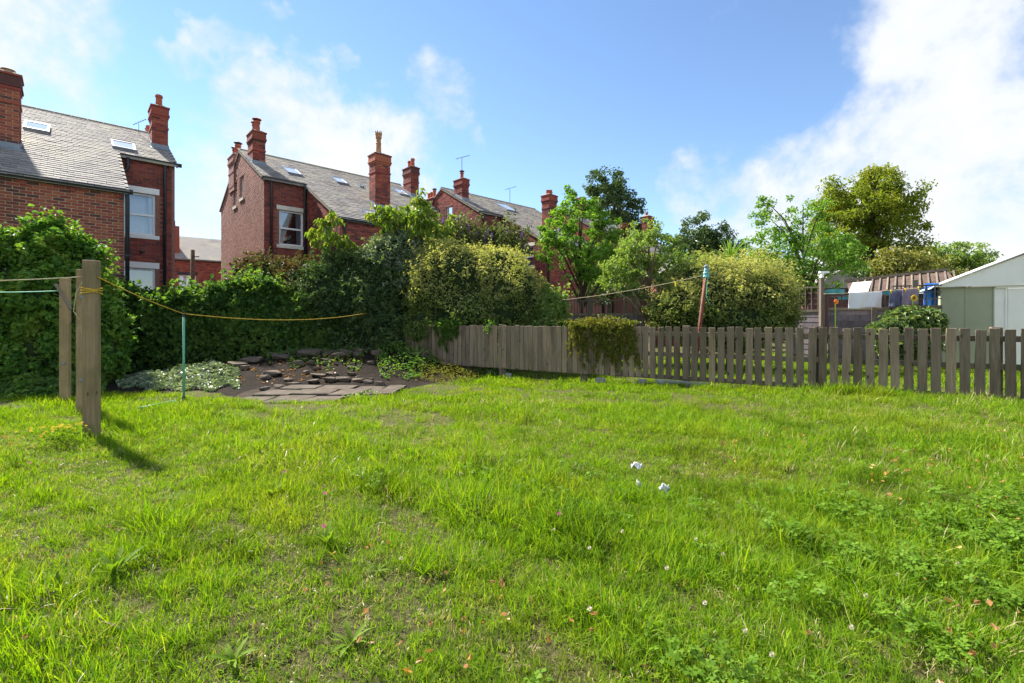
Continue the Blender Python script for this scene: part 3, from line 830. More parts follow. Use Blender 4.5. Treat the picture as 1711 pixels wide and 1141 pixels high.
ROW_O = np.array([-12.49, 14.95]); ROW_A = R(43.075)
ROW_U = np.array([math.cos(ROW_A), math.sin(ROW_A)])
def row_house(u0, dz, label, bm='brick_dark', mm='mortar_red', bmx='brick_red', mmx='mortar_red', gable='brick_pink', gm='mortar_pink', near=False, sky=(), wins=True, seed=1):
    """one pair of houses in the row. Frame: x along the row, y away from us through the house, z up. x 0..7.7, rear wall y=0, outrigger y -3.35..0"""
    p = ROW_O + ROW_U * u0
    h = empty('brick_house', (p[0], p[1], dz), ROW_A)
    tag(h, label, 'house', 'red brick houses in the row behind the hedge')
    Wd, X0, X1, YE = 7.7, 1.54, 6.16, -3.35
    zg = -dz
    rid = rz_(3.5)
    # rear recessed walls
    w1 = (0.52, 1.42, 3.95, 5.30); w2 = (6.28, 7.18, 3.95, 5.30)
    low2 = (6.28, 7.18, 1.5, 2.86)
    cur_a = [('curtain_white', ((0, .62), (0, .18)), .16), ('curtain_grey', ((.72, 1), (.78, 1)), .17)]
    cur_b = [('curtain_white', ((.0, 1.0), (.0, 1.0)), .34), ('curtain_white', ((.80, 1), (.85, 1)), .17)]
    if not near:
        _, P = wall(h, [(0, zg), (X0, zg), (X0, EZ + .05), (0, EZ + .05)], [w1], (0, 0, 0), (1, 0, 0), (0, -1, 0), mm, bm, zmin=2.0)
        window(h, P, *w1, curtain=cur_a)
    wl, P = wall(h, [(X1, zg), (Wd, zg), (Wd, EZ + .05), (X1, EZ + .05)], [w2, low2], (0, 0, 0), (1, 0, 0), (0, -1, 0), mm, bm, zmin=1.0)
    window(h, P, *w2, lintel='lintel_white', curtain=cur_b, head=.2)
    window(h, P, *low2, lintel='lintel_white', curtain=[('blind_brown', ((0, 1), (0, 1)), .16)], mid=True, head=.2)
    # outrigger front and its left side
    sng = (lambda a, z: a > 2.05 and z > 2.35) if near else None
    wall(h, [(0, zg), (X1 - X0, zg), (X1 - X0, rz_(YE) + .05), (0, rz_(YE) + .05)], [], (X0, YE, 0), (1, 0, 0), (0, -1, 0), mmx, bmx, singles=sng, zmin=2.0)
    if not near:
        sw = (0.95 - .05, 1.72, 3.35, 4.55)
        _, P = wall(h, [(0, zg), (3.35, zg), (3.35, rz_(-.0) + .02), (0, rz_(YE) + .02)], [(3.35 - 2.45, 3.35 - 1.65, 3.4, 4.55)], (X0, 0, 0), (0, -1, 0), (-1, 0, 0), mmx, bmx) if False else wall(
            h, [(0, zg), (3.35, zg), (3.35, rz_(YE) + .02), (0, rz_(0) + .02)], [(1.65, 2.45, 3.45, 4.50)], (X0, 0, 0), (0, -1, 0), (-1, 0, 0), mmx, bmx, zmin=2.0)
        window(h, P, 1.65, 2.45, 3.45, 4.50, curtain=[('curtain_grey', ((0, 1), (0, 1)), .2)])
        # left gable
        gw = [(7 - 3.5, 7 - 2.9, 6.25, 7.2), (7 - 4.6, 7 - 4.05, 6.1, 7.15)] if gable == 'brick_pink' else [(7 - 3.1, 7 - 2.5, 6.2, 7.2)]
        _, P = wall(h, [(0, zg), (7, zg), (7, EZ), (3.5, rid), (0, EZ)], gw, (0, 7, 0), (0, -1, 0), (-1, 0, 0), gm, gable, zmin=1.5)
        for g in gw: window(h, P, *g, lintel='stone_pale', head=.001, over=.03, mid=gable != 'brick_pink', wd=.05)
    # plain outer walls not seen from the garden
    ow = MB(); ow.poly([(Wd, 0.3, zg), (Wd, 7, zg), (Wd, 7, EZ), (Wd, 3.5, rid), (Wd, .3, rz_(.3))], .2, (-1, 0, 0)); ow.build('wall', MATS[bm], h)
    ow = MB(); ow.box(.25, Wd - .25, 6.8, 7, zg, EZ); ow.build('wall', MATS[bm], h)
    ow = MB(); ow.poly([(X1, YE + .25, zg), (X1, -.02, zg), (X1, -.02, rz_(-.02)), (X1, YE + .25, rz_(YE + .25))], .2, (-1, 0, 0)); ow.build('wall', MATS[bmx], h)
    # roof deck and slates
    rf = MB()
    k = .012
    nup = (0, 0, -.10)
    rf.poly([(X0 - .08, YE - .12, rz_(YE - .12) + k), (X1 + .08, YE - .12, rz_(YE - .12) + k), (X1 + .08, -.14, rz_(-.14) + k), (Wd + .06, -.14, rz_(-.14) + k), (Wd + .06, 3.5, rid + k), (-.06, 3.5, rid + k), (-.06, -.14, rz_(-.14) + k), (X0 - .08, -.14, rz_(-.14) + k)], .07, (0, 0, -1))
    rf.poly([(-.06, 3.5, rid + k), (Wd + .06, 3.5, rid + k), (Wd + .06, 7.15, rz_(-.15) + k), (-.06, 7.15, rz_(-.15) + k)], .07, (0, 0, -1))
    rf_o = rf.build('roof', MATS['slate'], h)
    slates(rf_o, [(YE - .2, -.14, X0 - .1, X1 + .1), (-.14, 3.32, -.09, Wd + .09)], (lambda x, y: x > 3.7 and y < -.9) if near else None, seed)
    ri = MB()
    for i in range(18):
        x = -.05 + i * (Wd + .1) / 18
        ri = MB(); ri.poly([(x, 3.5 - .17, rid - .05), (x, 3.5 - .06, rid + .055), (x, 3.5, rid + .085), (x, 3.5 + .06, rid + .055), (x, 3.5 + .17, rid - .05)], (Wd + .1) / 18 - .012, (1, 0, 0))
        ri.build('ridge_tile', MATS['ridge_tile'], rf_o)
    # verges
    for xs_, ya, yb in ((-.075, -.14, 3.45), (Wd + .025, -.14, 3.45), (X0 - .10, YE - .1, -.2), (X1 + .06, YE - .1, -.2)):
        vg = MB(); vg.poly([(xs_, ya, rz_(ya) - .09), (xs_, yb, rz_(yb) - .09), (xs_, yb, rz_(yb) + .02), (xs_, ya, rz_(ya) + .02)], .045, (1, 0, 0))
        vg.build('verge', MATS['cement'], rf_o)
    # gutters and pipes
    gutter(h, (X0 - .15, YE - .03, rz_(YE) - .06), (X1 + .17, YE - .03, rz_(YE) - .06))
    gutter(h, (X1 + .1, -.03, EZ - .06), (Wd + .18, -.03, EZ - .06))
    pipe(h, [(X1 + .05, YE - .09, rz_(YE) - .12), (X1 + .06, YE - .07, rz_(YE) - .25), (X1 + .06, YE - .07, zg + .1)], .048)
    pipe(h, [(Wd - .28, -.09, EZ - .1), (Wd - .28, -.07, EZ - .25), (Wd - .28, -.07, zg + .1)])
    if not near:
        gutter(h, (-.12, -.03, EZ - .06), (X0 - .02, -.03, EZ - .06))
        pipe(h, [(.22, -.09, EZ - .1), (.22, -.07, EZ - .25), (.22, -.07, zg + .1)])
        pipe(h, [(X0 - .08, -.13, EZ - .02), (X0 - .08, -.07, EZ - .3), (X0 - .08, -.07, zg + .1)], .055)
        pipe(h, [(X0 + .1, YE - .09, rz_(YE) - .1), (X0 + .1, YE - .07, rz_(YE) - .25), (X0 + .1, YE - .07, zg + .1)])
    else:
        pipe(h, [(X1 + .3, -.12, EZ - .1), (X1 + .3, -.09, EZ - .42), (X1 + .2, -.08, EZ - .55), (X1 + .12, -.08, EZ - 1.0)], .05)
        lt = MB(); lt.box(X1 + .62, X1 + .74, -.14, -.01, 3.38, 3.45); lt.tube([(X1 + .22, -.05, 3.45), (X1 + .36, -.02, 3.3), (X1 + .6, -.02, 3.3), (X1 + .66, -.06, 3.38)], .007, 6)
        lt.build('wall_lamp', MATS['black_iron'], h)
    for s in sky: skylight(h, *s)
    return h

K = dict
H1 = row_house(-6.2, 0.0, 'nearest brick house, with long slate roof running down behind the ivy mound', mmx='mortar_pale', near=True, seed=1,
               sky=((4.10, 4.66, .62, 1.42), (6.10, 6.72, .42, 1.2)))
H2 = row_house(4.29, 0.15, 'brick house with pale sunlit gable and crown-topped tall chimney, second in the row', bm='brick_dark', seed=2,
               sky=((1.15, 1.75, 1.03, 1.86), (3.25, 3.80, 1.12, 1.90), (4.36, 4.56, 1.22, 1.46), (6.45, 7.02, 1.3, 2.15), (2.75, 3.25, -2.95, -2.3)))
H3 = row_house(14.78, 0.52, 'third brick house in the row, with an aerial on its gable chimney', gable='brick_red', gm='mortar_red', seed=3, sky=((3.1, 4.0, 1.3, 2.5),))
H4 = row_house(25.27, 0.9, 'farthest brick house of the row, mostly hidden by the green garden tree', gable='brick_red', gm='mortar_red', seed=4, sky=((3.0, 3.8, 1.3, 2.2),))
# chimneys: (x0,x1,y0,y1,top)
chimney(H1, 3.42, 4.14, -1.50, -0.93, 7.62, 'brick_red', 'mortar_pale', pots=((.2, .28, K(h=.2, mat='terracotta_buff', r=.13)), (.5, .28, K(h=.12, mat='terracotta_buff', r=.13))), singles=True)
chimney(H1, 7.25, 7.70, 1.55, 2.30, 8.85, 'brick_red', 'mortar_red', pots=((.22, .25, K(h=.42, r=.105)),))
chimney(H1, 7.25, 7.70, 4.55, 5.30, 8.75, pots=((.22, .2, K(h=.3)), (.22, .52, K(h=.3))))
chimney(H2, 0.0, .45, 1.55, 2.30, 8.68, 'brick_red', 'mortar_red', pots=((.2, .22, K(h=.42, r=.12, cowl='red')), (.2, .52, K(h=.38, r=.10, cowl='red'))))
chimney(H2, -.05, .40, 4.35, 5.30, 8.45, 'brick_pink', 'mortar_pink', pots=((.2, .15, K(h=.42, r=.12, cowl=True)), (.2, .45, K(h=.36)), (.2, .74, K(h=.36, cowl=True))))
chimney(H2, 3.76, 4.42, -1.50, -0.95, 7.90, 'brick_red', 'mortar_red', pots=((.28, .28, K(h=.88, r=.125, mat='terracotta_buff', crown=True)),))
chimney(H2, 7.25, 7.70, 1.55, 2.30, 8.85, 'brick_red', 'mortar_red', pots=((.22, .2, K(h=.42)), (.22, .5, K(h=.36))))
chimney(H3, 0.0, .45, 1.55, 2.30, 8.55, 'brick_red', 'mortar_red', pots=((.2, .3, K(h=.35, cowl=True)),))
chimney(H3, -.05, .40, 4.35, 5.30, 8.0, 'brick_red', 'mortar_red', pots=((.2, .15, K(h=.42, cowl=True)), (.2, .45, K(h=.36)), (.2, .74, K(h=.36))))
chimney(H3, 3.76, 4.42, -1.50, -0.95, 7.75, 'brick_red', 'mortar_red', pots=((.2, .28, K(h=.25)), (.45, .28, K(h=.18))))
chimney(H3, 7.25, 7.70, 1.55, 2.30, 8.85, pots=((.22, .2, K(h=.42)), (.22, .5, K(h=.36))))
chimney(H4, 0.0, .45, 1.55, 2.30, 8.65, pots=((.2, .3, K(h=.35)), (.2, .55, K(h=.35))))
chimney(H4, 3.76, 4.42, -1.50, -0.95, 7.75, pots=((.2, .28, K(h=.25)),))
# television aerials
def aerial(house, x, y, z, h, label):
    base = house.matrix_world if False else Matrix.Translation(house.location) @ Matrix.Rotation(ROW_A, 4, 'Z')
    p = base @ Vector((x, y, z))
    e = empty('television_aerial', p, 0.4)
    tag(e, label, 'aerial')
    MB().tube([(0, 0, 0), (0, 0, h)], .016, 6).build('mast', MATS['black_iron'], e)
    b = MB(); b.tube([(-.35, 0, h - .08), (.45, 0, h + .22)], .012, 6); bo = b.build('boom', MATS['black_iron'], e)
    for i in range(6):
        q = -.3 + i * .14
        MB().tube([(q, -.16, h - .08 + (q + .35) * .375), (q, .16, h - .08 + (q + .35) * .375)], .007, 5).build('element', MATS['black_iron'], bo)
    return e
aerial(H3, .2, 1.85, 8.6, 1.15, 'thin aerial on a mast above the gable chimney of the third house')
aerial(H3, 5.4, 3.5, 8.45, .9, 'small aerial on the ridge of the third house')
aerial(H1, 7.0, 3.1, 8.2, .40, 'small aerial beside the chimney at the end of the nearest house').scale = (.5, .5, .9)

# far houses across the street, seen through the gap
def far_house():
    p = np.array([-23.5, 31.0])
    h = empty('street_house', (p[0], p[1], 0), R(36))
    tag(h, 'distant brick terrace with slate roof, seen through the gap between two houses', 'house')
    P0 = lambda a, z, d=0.0: Vector((a, -d, z))
    ws = [(a, a + .95, 2.85, 4.25) for a in (1.35, 3.9, 6.4, 10.2)]
    _, P = wall(h, [(0, 0), (14, 0), (14, 5.4), (0, 5.4)], ws, (0, 0, 0), (1, 0, 0), (0, -1, 0), 'mortar_red', 'brick_red', zmin=1.5)
    for w in ws:
        window(h, P, *w, lintel='black_iron', sill=False, curtain=[('curtain_white', ((0, 1), (0, 1)), .25)], head=.2)
    MB().poly([(0, 0.25, 0), (0, 6, 0), (0, 6, 5.4), (0, 3, 7.2), (0, .25, 5.5)], .2, (1, 0, 0)).build('wall', MATS['brick_red'], h)
    r = MB(); r.poly([(-.1, -.15, 5.35), (14.1, -.15, 5.35), (14.1, 3, 7.3), (-.1, 3, 7.3)], .08, (0, 0, -1)); r.poly([(-.1, 3, 7.3), (14.1, 3, 7.3), (14.1, 6.1, 5.35), (-.1, 6.1, 5.35)], .08, (0, 0, -1))
    ro = r.build('roof', MATS['slate'], h)
    MB().box(0, 14, -.15, -.02, 5.22, 5.34).build('gutter', MATS['black_iron'], h)
    c = MB().box(.75, 1.4, .5, 1.3, 5.0, 7.6).build('chimney', MATS['brick_red'], h)
    m_ = MB(); m_.lathe([(.14, 7.6), (.12, 7.95), (.15, 8.0), (.1, 8.02)], (1.05, .9, 0), 10); m_.build('chimney_pot', MATS['terracotta'], c)
    s = MB(); s.poly([(4.2, .9, 6.08), (5.5, .9, 6.08), (5.5, 1.7, 6.58), (4.2, 1.7, 6.58)], .08, (0, 0, 1)); s.build('skylight', MATS['upvc'], h)
    return h
far_house()

# ------------------------------------------------------------------ picket fence
def board(w, th, h, seed, seg=5):
    "upright board with slightly worn, wandering edges; origin at its foot"
    r = random.Random(seed)
    V, F = [], []
    for i in range(seg + 1):
        z = h * i / seg
        j = lambda k=.0022: r.uniform(-k, k)
        bow = .004 * math.sin(math.pi * i / seg + r.uniform(-.3, .3))
        V += [(-w / 2 + j(), -th / 2 + bow, z), (w / 2 + j(), -th / 2 + bow, z + (j(.004) if i == seg else 0)), (w / 2 + j(), th / 2 + bow, z), (-w / 2 + j(), th / 2 + bow, z + (j(.004) if i == seg else 0))]
        if i:
            b = 4 * i
            F += [(b - 4, b - 3, b + 1, b), (b - 3, b - 2, b + 2, b + 1), (b - 2, b - 1, b + 3, b + 2), (b - 1, b - 4, b, b + 3)]
    F += [(3, 2, 1, 0), (4 * seg, 4 * seg + 1, 4 * seg + 2, 4 * seg + 3)]
    m_ = MB(); m_.add(V, F)
    me = m_.mesh('picket', bevel=.0025)
    me.materials.append(MATS['picket_wood'])
    return me
fence = empty('picket_fence', (F0[0], F0[1], 0), math.atan2(-FD[1], -FD[0]))       # local -x runs away from us to the far end, local -y faces us
tag(fence, 'weathered grey-brown picket fence closing the lawn', 'fence')
PK = [board(.096, .019, .85, i) for i in range(8)]
PKW = [board(.094, .019, .85, 20 + i) for i in range(4)]
s = -1.3; k = 0
while s < 9.9:
    f = min(1, max(0, (s - 3.9) / 1.2))
    step = .131 * (1 - f) + .1035 * f
    o = bpy.data.objects.new('picket', PK[k % 8] if rnd.random() < .8 else PKW[k % 4]); link(o, fence)
    lean = rnd.gauss(0, .011)
    o.location = (-s, -.012 + rnd.uniform(-.003, .003), .20 + rnd.gauss(0, .008))
    o.rotation_euler = (rnd.uniform(-.008, .008), lean, rnd.uniform(-.03, .03) + (math.pi if rnd.random() < .5 else 0))
    s += step + rnd.uniform(-.006, .006); k += 1
for z in (.935, .60, .225):
    for (a, b) in ((-1.4, 1.82), (1.83, 5.42), (5.43, 9.95)):
        m_ = MB(); m_.box(-b, -a, .0, .036, z - .035, z + .035); m_.build('rail', MATS['rail_wood'], fence, bevel=.003)
for i, sp in enumerate((.1, 1.9, 3.7, 5.5, 7.3, 9.1)):
    q = F0 + FD * sp
    m_ = MB(); m_.box(-.05, .05, .038, .138, ghf(q[0], q[1]) - .05, 1.075); o = m_.build('fence_post', MATS['rail_wood'], fence, bevel=.004); o.location.x = -sp
# broken knot on one picket and blocks under the fence
def block_at(sp, L, h, dep, mat, label, name, cat, off=0.0):
    q = F0 + FD * sp + FN * off
    z = ghf(q[0], q[1])
    o = MB().box(-L / 2, L / 2, -dep / 2, dep / 2, -.06, h).build(name, MATS[mat], bevel=.012)
    o.location = (q[0], q[1], z); o.rotation_euler[2] = fence.rotation_euler[2] + rnd.uniform(-.04, .04)
    return tag(o, label, cat)
block_at(5.15, .16, .115, .1, 'concrete', 'stubby block under the picket fence below the mossy creeper', 'concrete_block', 'block')
block_at(4.4, .13, .10, .1, 'concrete', 'small block under the picket fence beside the long kerb slab', 'concrete_block', 'block')
block_at(3.75, .85, .085, .06, 'concrete', 'long pale kerb slab lying under the picket fence', 'kerb_slab', 'slab', .0)
block_at(7.1, .12, .10, .09, 'concrete', 'grey block under the far stretch of picket fence', 'concrete_block', 'block')

# ------------------------------------------------------------------ clothes posts, line and prop
def timber_post(px, y_top, Y, w, label, rz, dep=None):
    p = at(px, y_top, Y); dep = dep or w
    z0 = ghf(p.x, p.y)
    e = empty('clothes_post', (p.x, p.y, z0), rz)
    tag(e, label, 'post', 'timber clothes posts at the lawn edge')
    MB().box(-w / 2, w / 2, -dep / 2, dep / 2, -.1, p.z - z0).build('shaft', MATS['post_wood'], e, bevel=.006)
    return e, p
pa, pA = timber_post(109, 465, 6.68, .12, 'shortest timber clothes post, standing nearest the ivy mound with a stick tied to it', .12, .06)
pb, pB = timber_post(138, 450, 5.9, .11, 'middle timber clothes post, half hidden behind the tallest one', .2, .07)
pc, pC = timber_post(153, 435, 4.63, .113, 'tallest timber clothes post in front, with yellow rope round its top', .16, .09)
for e, hs in ((pa, (.55,)), (pb, (.42, 1.45))):
    for z in hs:
        b_ = MB(); b_.lathe([(.022, 0), (.022, .012), (.012, .022)], (0, 0, 0), 8); o = b_.build('bolt', MATS['lead'], e); o.location = (.01, -.032, z); o.rotation_euler = (R(90), 0, 0)
b_ = MB(); b_.bar(at(93, 474, 6.6), at(118, 517, 6.6), .035, .022); o = b_.build('tied_stick', MATS['grey_wood'], label=None)
tag(o, 'short grey stick leaning across the shortest clothes post', 'stick')
for z, tz in ((1.42, .02), (1.45, .0), (1.475, -.02)):                      # rope turns round the post
    m_ = MB(); a = .113 / 2 + .006; c_ = .09 / 2 + .006
    m_.tube([(-a, -c_, z), (a, -c_, z + tz), (a, c_, z), (-a, c_, z - tz), (-a, -c_, z)], .006, 6)
    m_.build('rope_turn', MATS['rope_yellow'], pc)
def rope(name, label, pts, r, mat, sag=0.0, n=16):
    m_ = MB()
    path = []
    for i in range(len(pts) - 1):
        a, b = Vector(pts[i]), Vector(pts[i + 1])
        sg = sag[i] if isinstance(sag, (list, tuple)) else sag
        for j in range(n + (i == len(pts) - 2)):
            f = j / n
            p = a.lerp(b, f); p.z -= 4 * sg * f * (1 - f); path.append(p)
    m_.tube(path, r, 6)
    return m_.build(name, MATS[mat], label=label, cat='rope', smooth=True)
PR = at(307, 524, 6.68)
rope('washing_line', 'yellow washing line from the tallest post over the green prop to the shrubs', [at(164, 463, 4.62), PR, at(612, 523, 10.6)], .0065, 'rope_yellow', [.02, .12])
rope('washing_line', 'pale washing line tied between the posts and running out past the ivy mound', [at(143, 462, 5.85), at(-60, 470, 5.4)], .006, 'rope_pale', .01)
rope('washing_line', 'green washing line ending at the shortest timber post', [at(97, 486, 6.6), at(-60, 488, 6.2)], .0065, 'rope_green', .01)
rope('loose_rope', 'loose end of pale rope hanging beside the middle post', [at(141, 464, 5.84), at(127, 490, 5.84), at(123, 520, 5.84), at(133, 534, 5.84)], .005, 'rope_pale', 0, 6)
pr = empty('clothes_prop', (PR.x, PR.y, ghf(PR.x, PR.y))); tag(pr, 'thin green clothes prop holding up the yellow line', 'clothes prop')
hz = PR.z - pr.location.z
MB().tube([(0, 0, .05), (0, 0, hz - .03)], .0155, 10).build('pole', MATS['green_pole'], pr, smooth=True)
MB().lathe([(.02, -.02), (.024, .0), (.022, .06), (.018, .08)], (0, 0, 0), 10).build('foot', MATS['black_iron'], pr, smooth=True)
m_ = MB(); m_.tube([(0, 0, hz - .05), (0, 0, hz - .01)], .02, 8); m_.tube([(0, 0, hz - .015), (-.03, 0, hz + .012), (-.032, 0, hz + .03)], .007, 6); m_.tube([(0, 0, hz - .015), (.03, 0, hz + .012), (.032, 0, hz + .03)], .007, 6)
m_.build('hook', MATS['black_iron'], pr)
o = MB().tube([gxy(232, 690) + (.06,), gxy(292, 676) + (.05,)], .013, 8).build('fallen_pole', MATS['green_pole'], smooth=True); tag(o, 'length of green pole lying in the grass beside the prop', 'pole')

# neighbour's rusty line pole and line
rb, rt = at(1168, 560, 9.0), at(1180, 452, 9.0)
rp = empty('line_pole', (rb.x - .10, rb.y, 0)); tag(rp, 'rusty red line pole leaning behind the picket fence, with a teal cap', 'pole')
q0 = Vector((0, 0, 0)); q1 = rt - rp.location
MB().tube([q0, q1 * .93], .034, 10).build('shaft', MATS['rust'], rp, smooth=True)
m_ = MB(); m_.lathe([(.05, -.14), (.062, -.12), (.05, -.08), (.06, -.05), (.045, -.02), (.05, 0), (.03, .05)], q1, 10); m_.build('cap', MATS['insulator'], rp)
m_ = MB(); m_.lathe([(.03, .05), (.045, .06), (.045, .09), (.02, .11)], q1, 10); m_.build('top_ring', MATS['lead'], rp)
rope('washing_line', 'pale washing line sloping from the rusty pole across the shrubs', [rt - Vector((0, 0, .08)), at(940, 501, 10.6)], .006, 'rope_pale', .05)
rope('loose_rope', 'pale cord hanging down beside the rusty line pole', [rt - Vector((.02, .04, .1)), at(1166, 545, 8.93)], .005, 'rope_pale', -.01, 6)
rope('loose_rope', 'green cord end hanging from the cap of the rusty pole', [rt - Vector((-.01, .05, .1)), at(1180, 495, 8.93), at(1186, 510, 8.93)], .006, 'rope_green', .0, 6)
pg = at(1129, 473, 9.25)
o = MB().box(-.012, .012, -.008, .008, -.05, .035).build('clothes_peg', MATS['peg_yellow']); o.location = pg; tag(o, 'yellow clothes peg on the sloping washing line', 'peg')

# ------------------------------------------------------------------ rockery, paving
SOILB = MB()
STONES = []
for sd_ in range(9):
    r_ = np.random.default_rng(sd_ + 5)
    bm = bmesh.new()
    for q in range(16):
        v = r_.uniform(-1, 1, 3); v /= max(abs(v)) ** .7; v[2] *= .9
        bm.verts.new(v)
    bmesh.ops.convex_hull(bm, input=bm.verts)
    bmesh.ops.bevel(bm, geom=list(bm.edges), offset=.07, segments=1, affect='EDGES')
    me = bpy.data.meshes.new('stone'); bm.to_mesh(me); bm.free()
    me.polygons.foreach_set('use_smooth', np.zeros(len(me.polygons), dtype=bool))
    me.materials.append(MATS['stone_garden']); STONES.append(me)
bed = empty('rockery', (-3.6, 9.6, 0)); tag(bed, 'bank of rough stones and bare earth below the dark hedge', 'rockery', kind='thing')
def stone(px, py, w_px, h_px, Y, par, z_off=0, dep=.8, name='stone'):
    p = at(px, py, Y); w = w_px / FPX * Y; h = h_px / FPX * Y
    o = bpy.data.objects.new(name, rnd.choice(STONES)); link(o, par)
    o.location = Vector((p.x, p.y, ghf(p.x, p.y) + h * (.10 if par is bed else .12))) - Vector(par.location)
    o.scale = (w / 2 * rnd.uniform(.75, 1.05), w / 2 * dep, h / 2 * rnd.uniform(.7, 1.0))
    o.rotation_euler = (rnd.uniform(-.12, .12), rnd.uniform(-.10, .10), rnd.uniform(-.5, .5))
for a in [(398, 622, 38, 13, 9.6), (425, 617, 46, 16, 9.9), (455, 632, 40, 12, 9.2), (443, 634, 22, 14, 9.0), (470, 620, 30, 12, 10.0), (500, 622, 22, 14, 9.7), (515, 612, 40, 18, 10.3), (505, 607, 18, 10, 10.6),
          (548, 618, 22, 9, 10.0), (567, 612, 30, 20, 10.3), (597, 610, 24, 12, 10.5), (602, 602, 22, 16, 10.8), (612, 592, 12, 10, 11.0), (540, 604, 26, 12, 10.8), (575, 600, 22, 12, 10.9), (560, 595, 16, 10, 11.1),
          (632, 604, 26, 14, 10.6), (585, 628, 16, 8, 9.4), (480, 635, 18, 8, 8.9), (530, 630, 26, 8, 9.2), (620, 618, 16, 9, 10.0), (420, 603, 24, 9, 10.6), (455, 605, 26, 10, 10.7), (485, 598, 20, 9, 10.9), (590, 590, 18, 9, 11.2), (640, 590, 16, 9, 11.2)]:
    stone(*a, bed)
for i in range(26):                                              # lesser stones between the large ones
    stone(rnd.uniform(390, 655), rnd.uniform(588, 630), rnd.uniform(9, 22), rnd.uniform(5, 11), rnd.uniform(9.1, 11.0), bed)
pav = empty('patio', (-3.0, 7.72, 0)); pav.scale.x = .8; tag(pav, 'small sunken patio of worn flagstones edged with rough stone', 'patio', kind='structure')
MBp = MB(); MBp.box(-1.55, 1.45, -.95, .85, -.16, -.055); MBp.build('patio_bed', MATS['soil'], pav)
for i, (x0, x1, y0, y1) in enumerate([(-1.5, -.85, -.7, -.2), (-.83, -.1, -.72, -.15), (-.08, .55, -.75, -.25), (.57, 1.3, -.7, -.2), (-1.45, -.7, -.17, .3), (-.68, .1, -.12, .28), (.12, .75, -.22, .33), (.77, 1.4, -.17, .25), (-1.3, -.5, .33, .72), (-.48, .3, .31, .75), (.32, .95, .36, .7), (.97, 1.4, .28, .72)]):
    m_ = MB(); j = lambda: rnd.uniform(-.05, .05)
    m_.poly([(x0 + j() * .5, y0 + .02, 0), ((x0 + x1) / 2 + j(), y0 + j() * .3, 0), (x1 - .02, y0 + abs(j()), 0), (x1 - .01 - abs(j()) * .5, y1 - .02, 0), ((x0 + x1) / 2 + j(), y1 + j() * .3, 0), (x0 + .02, y1 - abs(j()), 0)], .05, (0, 0, 1))
    o = m_.build('flagstone', MATS['flag_stone'], pav, bevel=.01); o.scale.y = 1.18; o.location.z = -.072 + rnd.uniform(-.008, .008); o.rotation_euler = (rnd.uniform(-.015, .015), rnd.uniform(-.015, .015), rnd.uniform(-.04, .04))
edge = [(412, 648, 30, 12, 8.2), (440, 643, 34, 12, 8.5), (470, 640, 36, 11, 8.7), (505, 637, 34, 11, 8.85), (538, 631, 32, 12, 8.95), (568, 629, 30, 11, 9.0), (598, 628, 28, 11, 9.0), (622, 630, 30, 11, 8.9), (648, 634, 28, 12, 8.7), (425, 655, 22, 9, 7.8)]
for a in edge:
    stone(*a, pav, name='edging_stone', dep=.5)
    o = pav.children[-1]; o.location.x /= .8; o.scale.x /= .8

# ------------------------------------------------------------------ neighbour: shed
def shed():
    p = at(1571, 612, 11.95)
    ang = math.atan2(-FD[1], -FD[0])
    e = empty('garden_shed', (p.x, p.y, 0), ang)
    tag(e, 'white and sage green metal garden shed with low gabled roof behind the fence', 'shed')
    Wd, D, zE, zR = 3.0, 2.2, 1.98, 2.72
    for x0, x1 in ((0, .46), (.475, .96)):
        m_ = MB(); m_.box(x0, x1, -.012, .0, .02, zE); 
        m_.build('green_panel', MATS['shed_green'], e)
    for x in (0.0, .46, .95):
        MB().box(x, x + .028, -.026, -.012, .02, zE).build('trim_strip', MATS['shed_green'], e)
    MB().box(.965, 1.16, -.02, .0, .02, zE).build('door_jamb', MATS['shed_white'], e)
    MB().box(1.16, 1.20, -.045, .0, .02, zE - .02).build('door_jamb', MATS['shed_white'], e)
    d = MB().box(1.21, 2.1, -.032, -.005, .03, zE - .06).build('door', MATS['shed_white'], e)
    MB().box(2.1, 3.0, -.02, .0, .02, zE).build('door', MATS['shed_white'], e)
    MB().box(1.0, 3.0, -.06, -.028, zE - .05, zE + .0).build('door_rail', MATS['shed_white'], e)
    MB().poly([(-.12, -.11, zE + .02), (Wd + .12, -.11, zE + .02), (Wd / 2, -.11, zR)], .03, (0, -1, 0)).build('gable', MATS['shed_white'], e)
    MB().poly([(-.02, -.10, zE + .005), (Wd, -.10, zE + .005), (Wd, .02, zE + .005), (-.02, .02, zE + .005)], .012, (0, 0, 1)).build('soffit', MATS['shed_white'], e)
    for sx in (0, 1):
        x0, x1 = (-.2, Wd / 2) if sx == 0 else (Wd + .2, Wd / 2)
        m_ = MB(); m_.poly([(x0, -.20, zE - .02), (x1, -.20, zR + .03), (x1, D + .1, zR + .03), (x0, D + .1, zE - .02)], .03, (0, 0, 1)); m_.build('roof', MATS['shed_white'], e)
    MB().box(0, .012, .0, D, .02, zE).build('side_wall', MATS['shed_green'], e)
    MB().box(Wd - .012, Wd, .0, D, .02, zE).build('side_wall', MATS['shed_green'], e)
    MB().box(0, Wd, D, D + .012, .02, zE).build('back_wall', MATS['shed_green'], e)
shed()

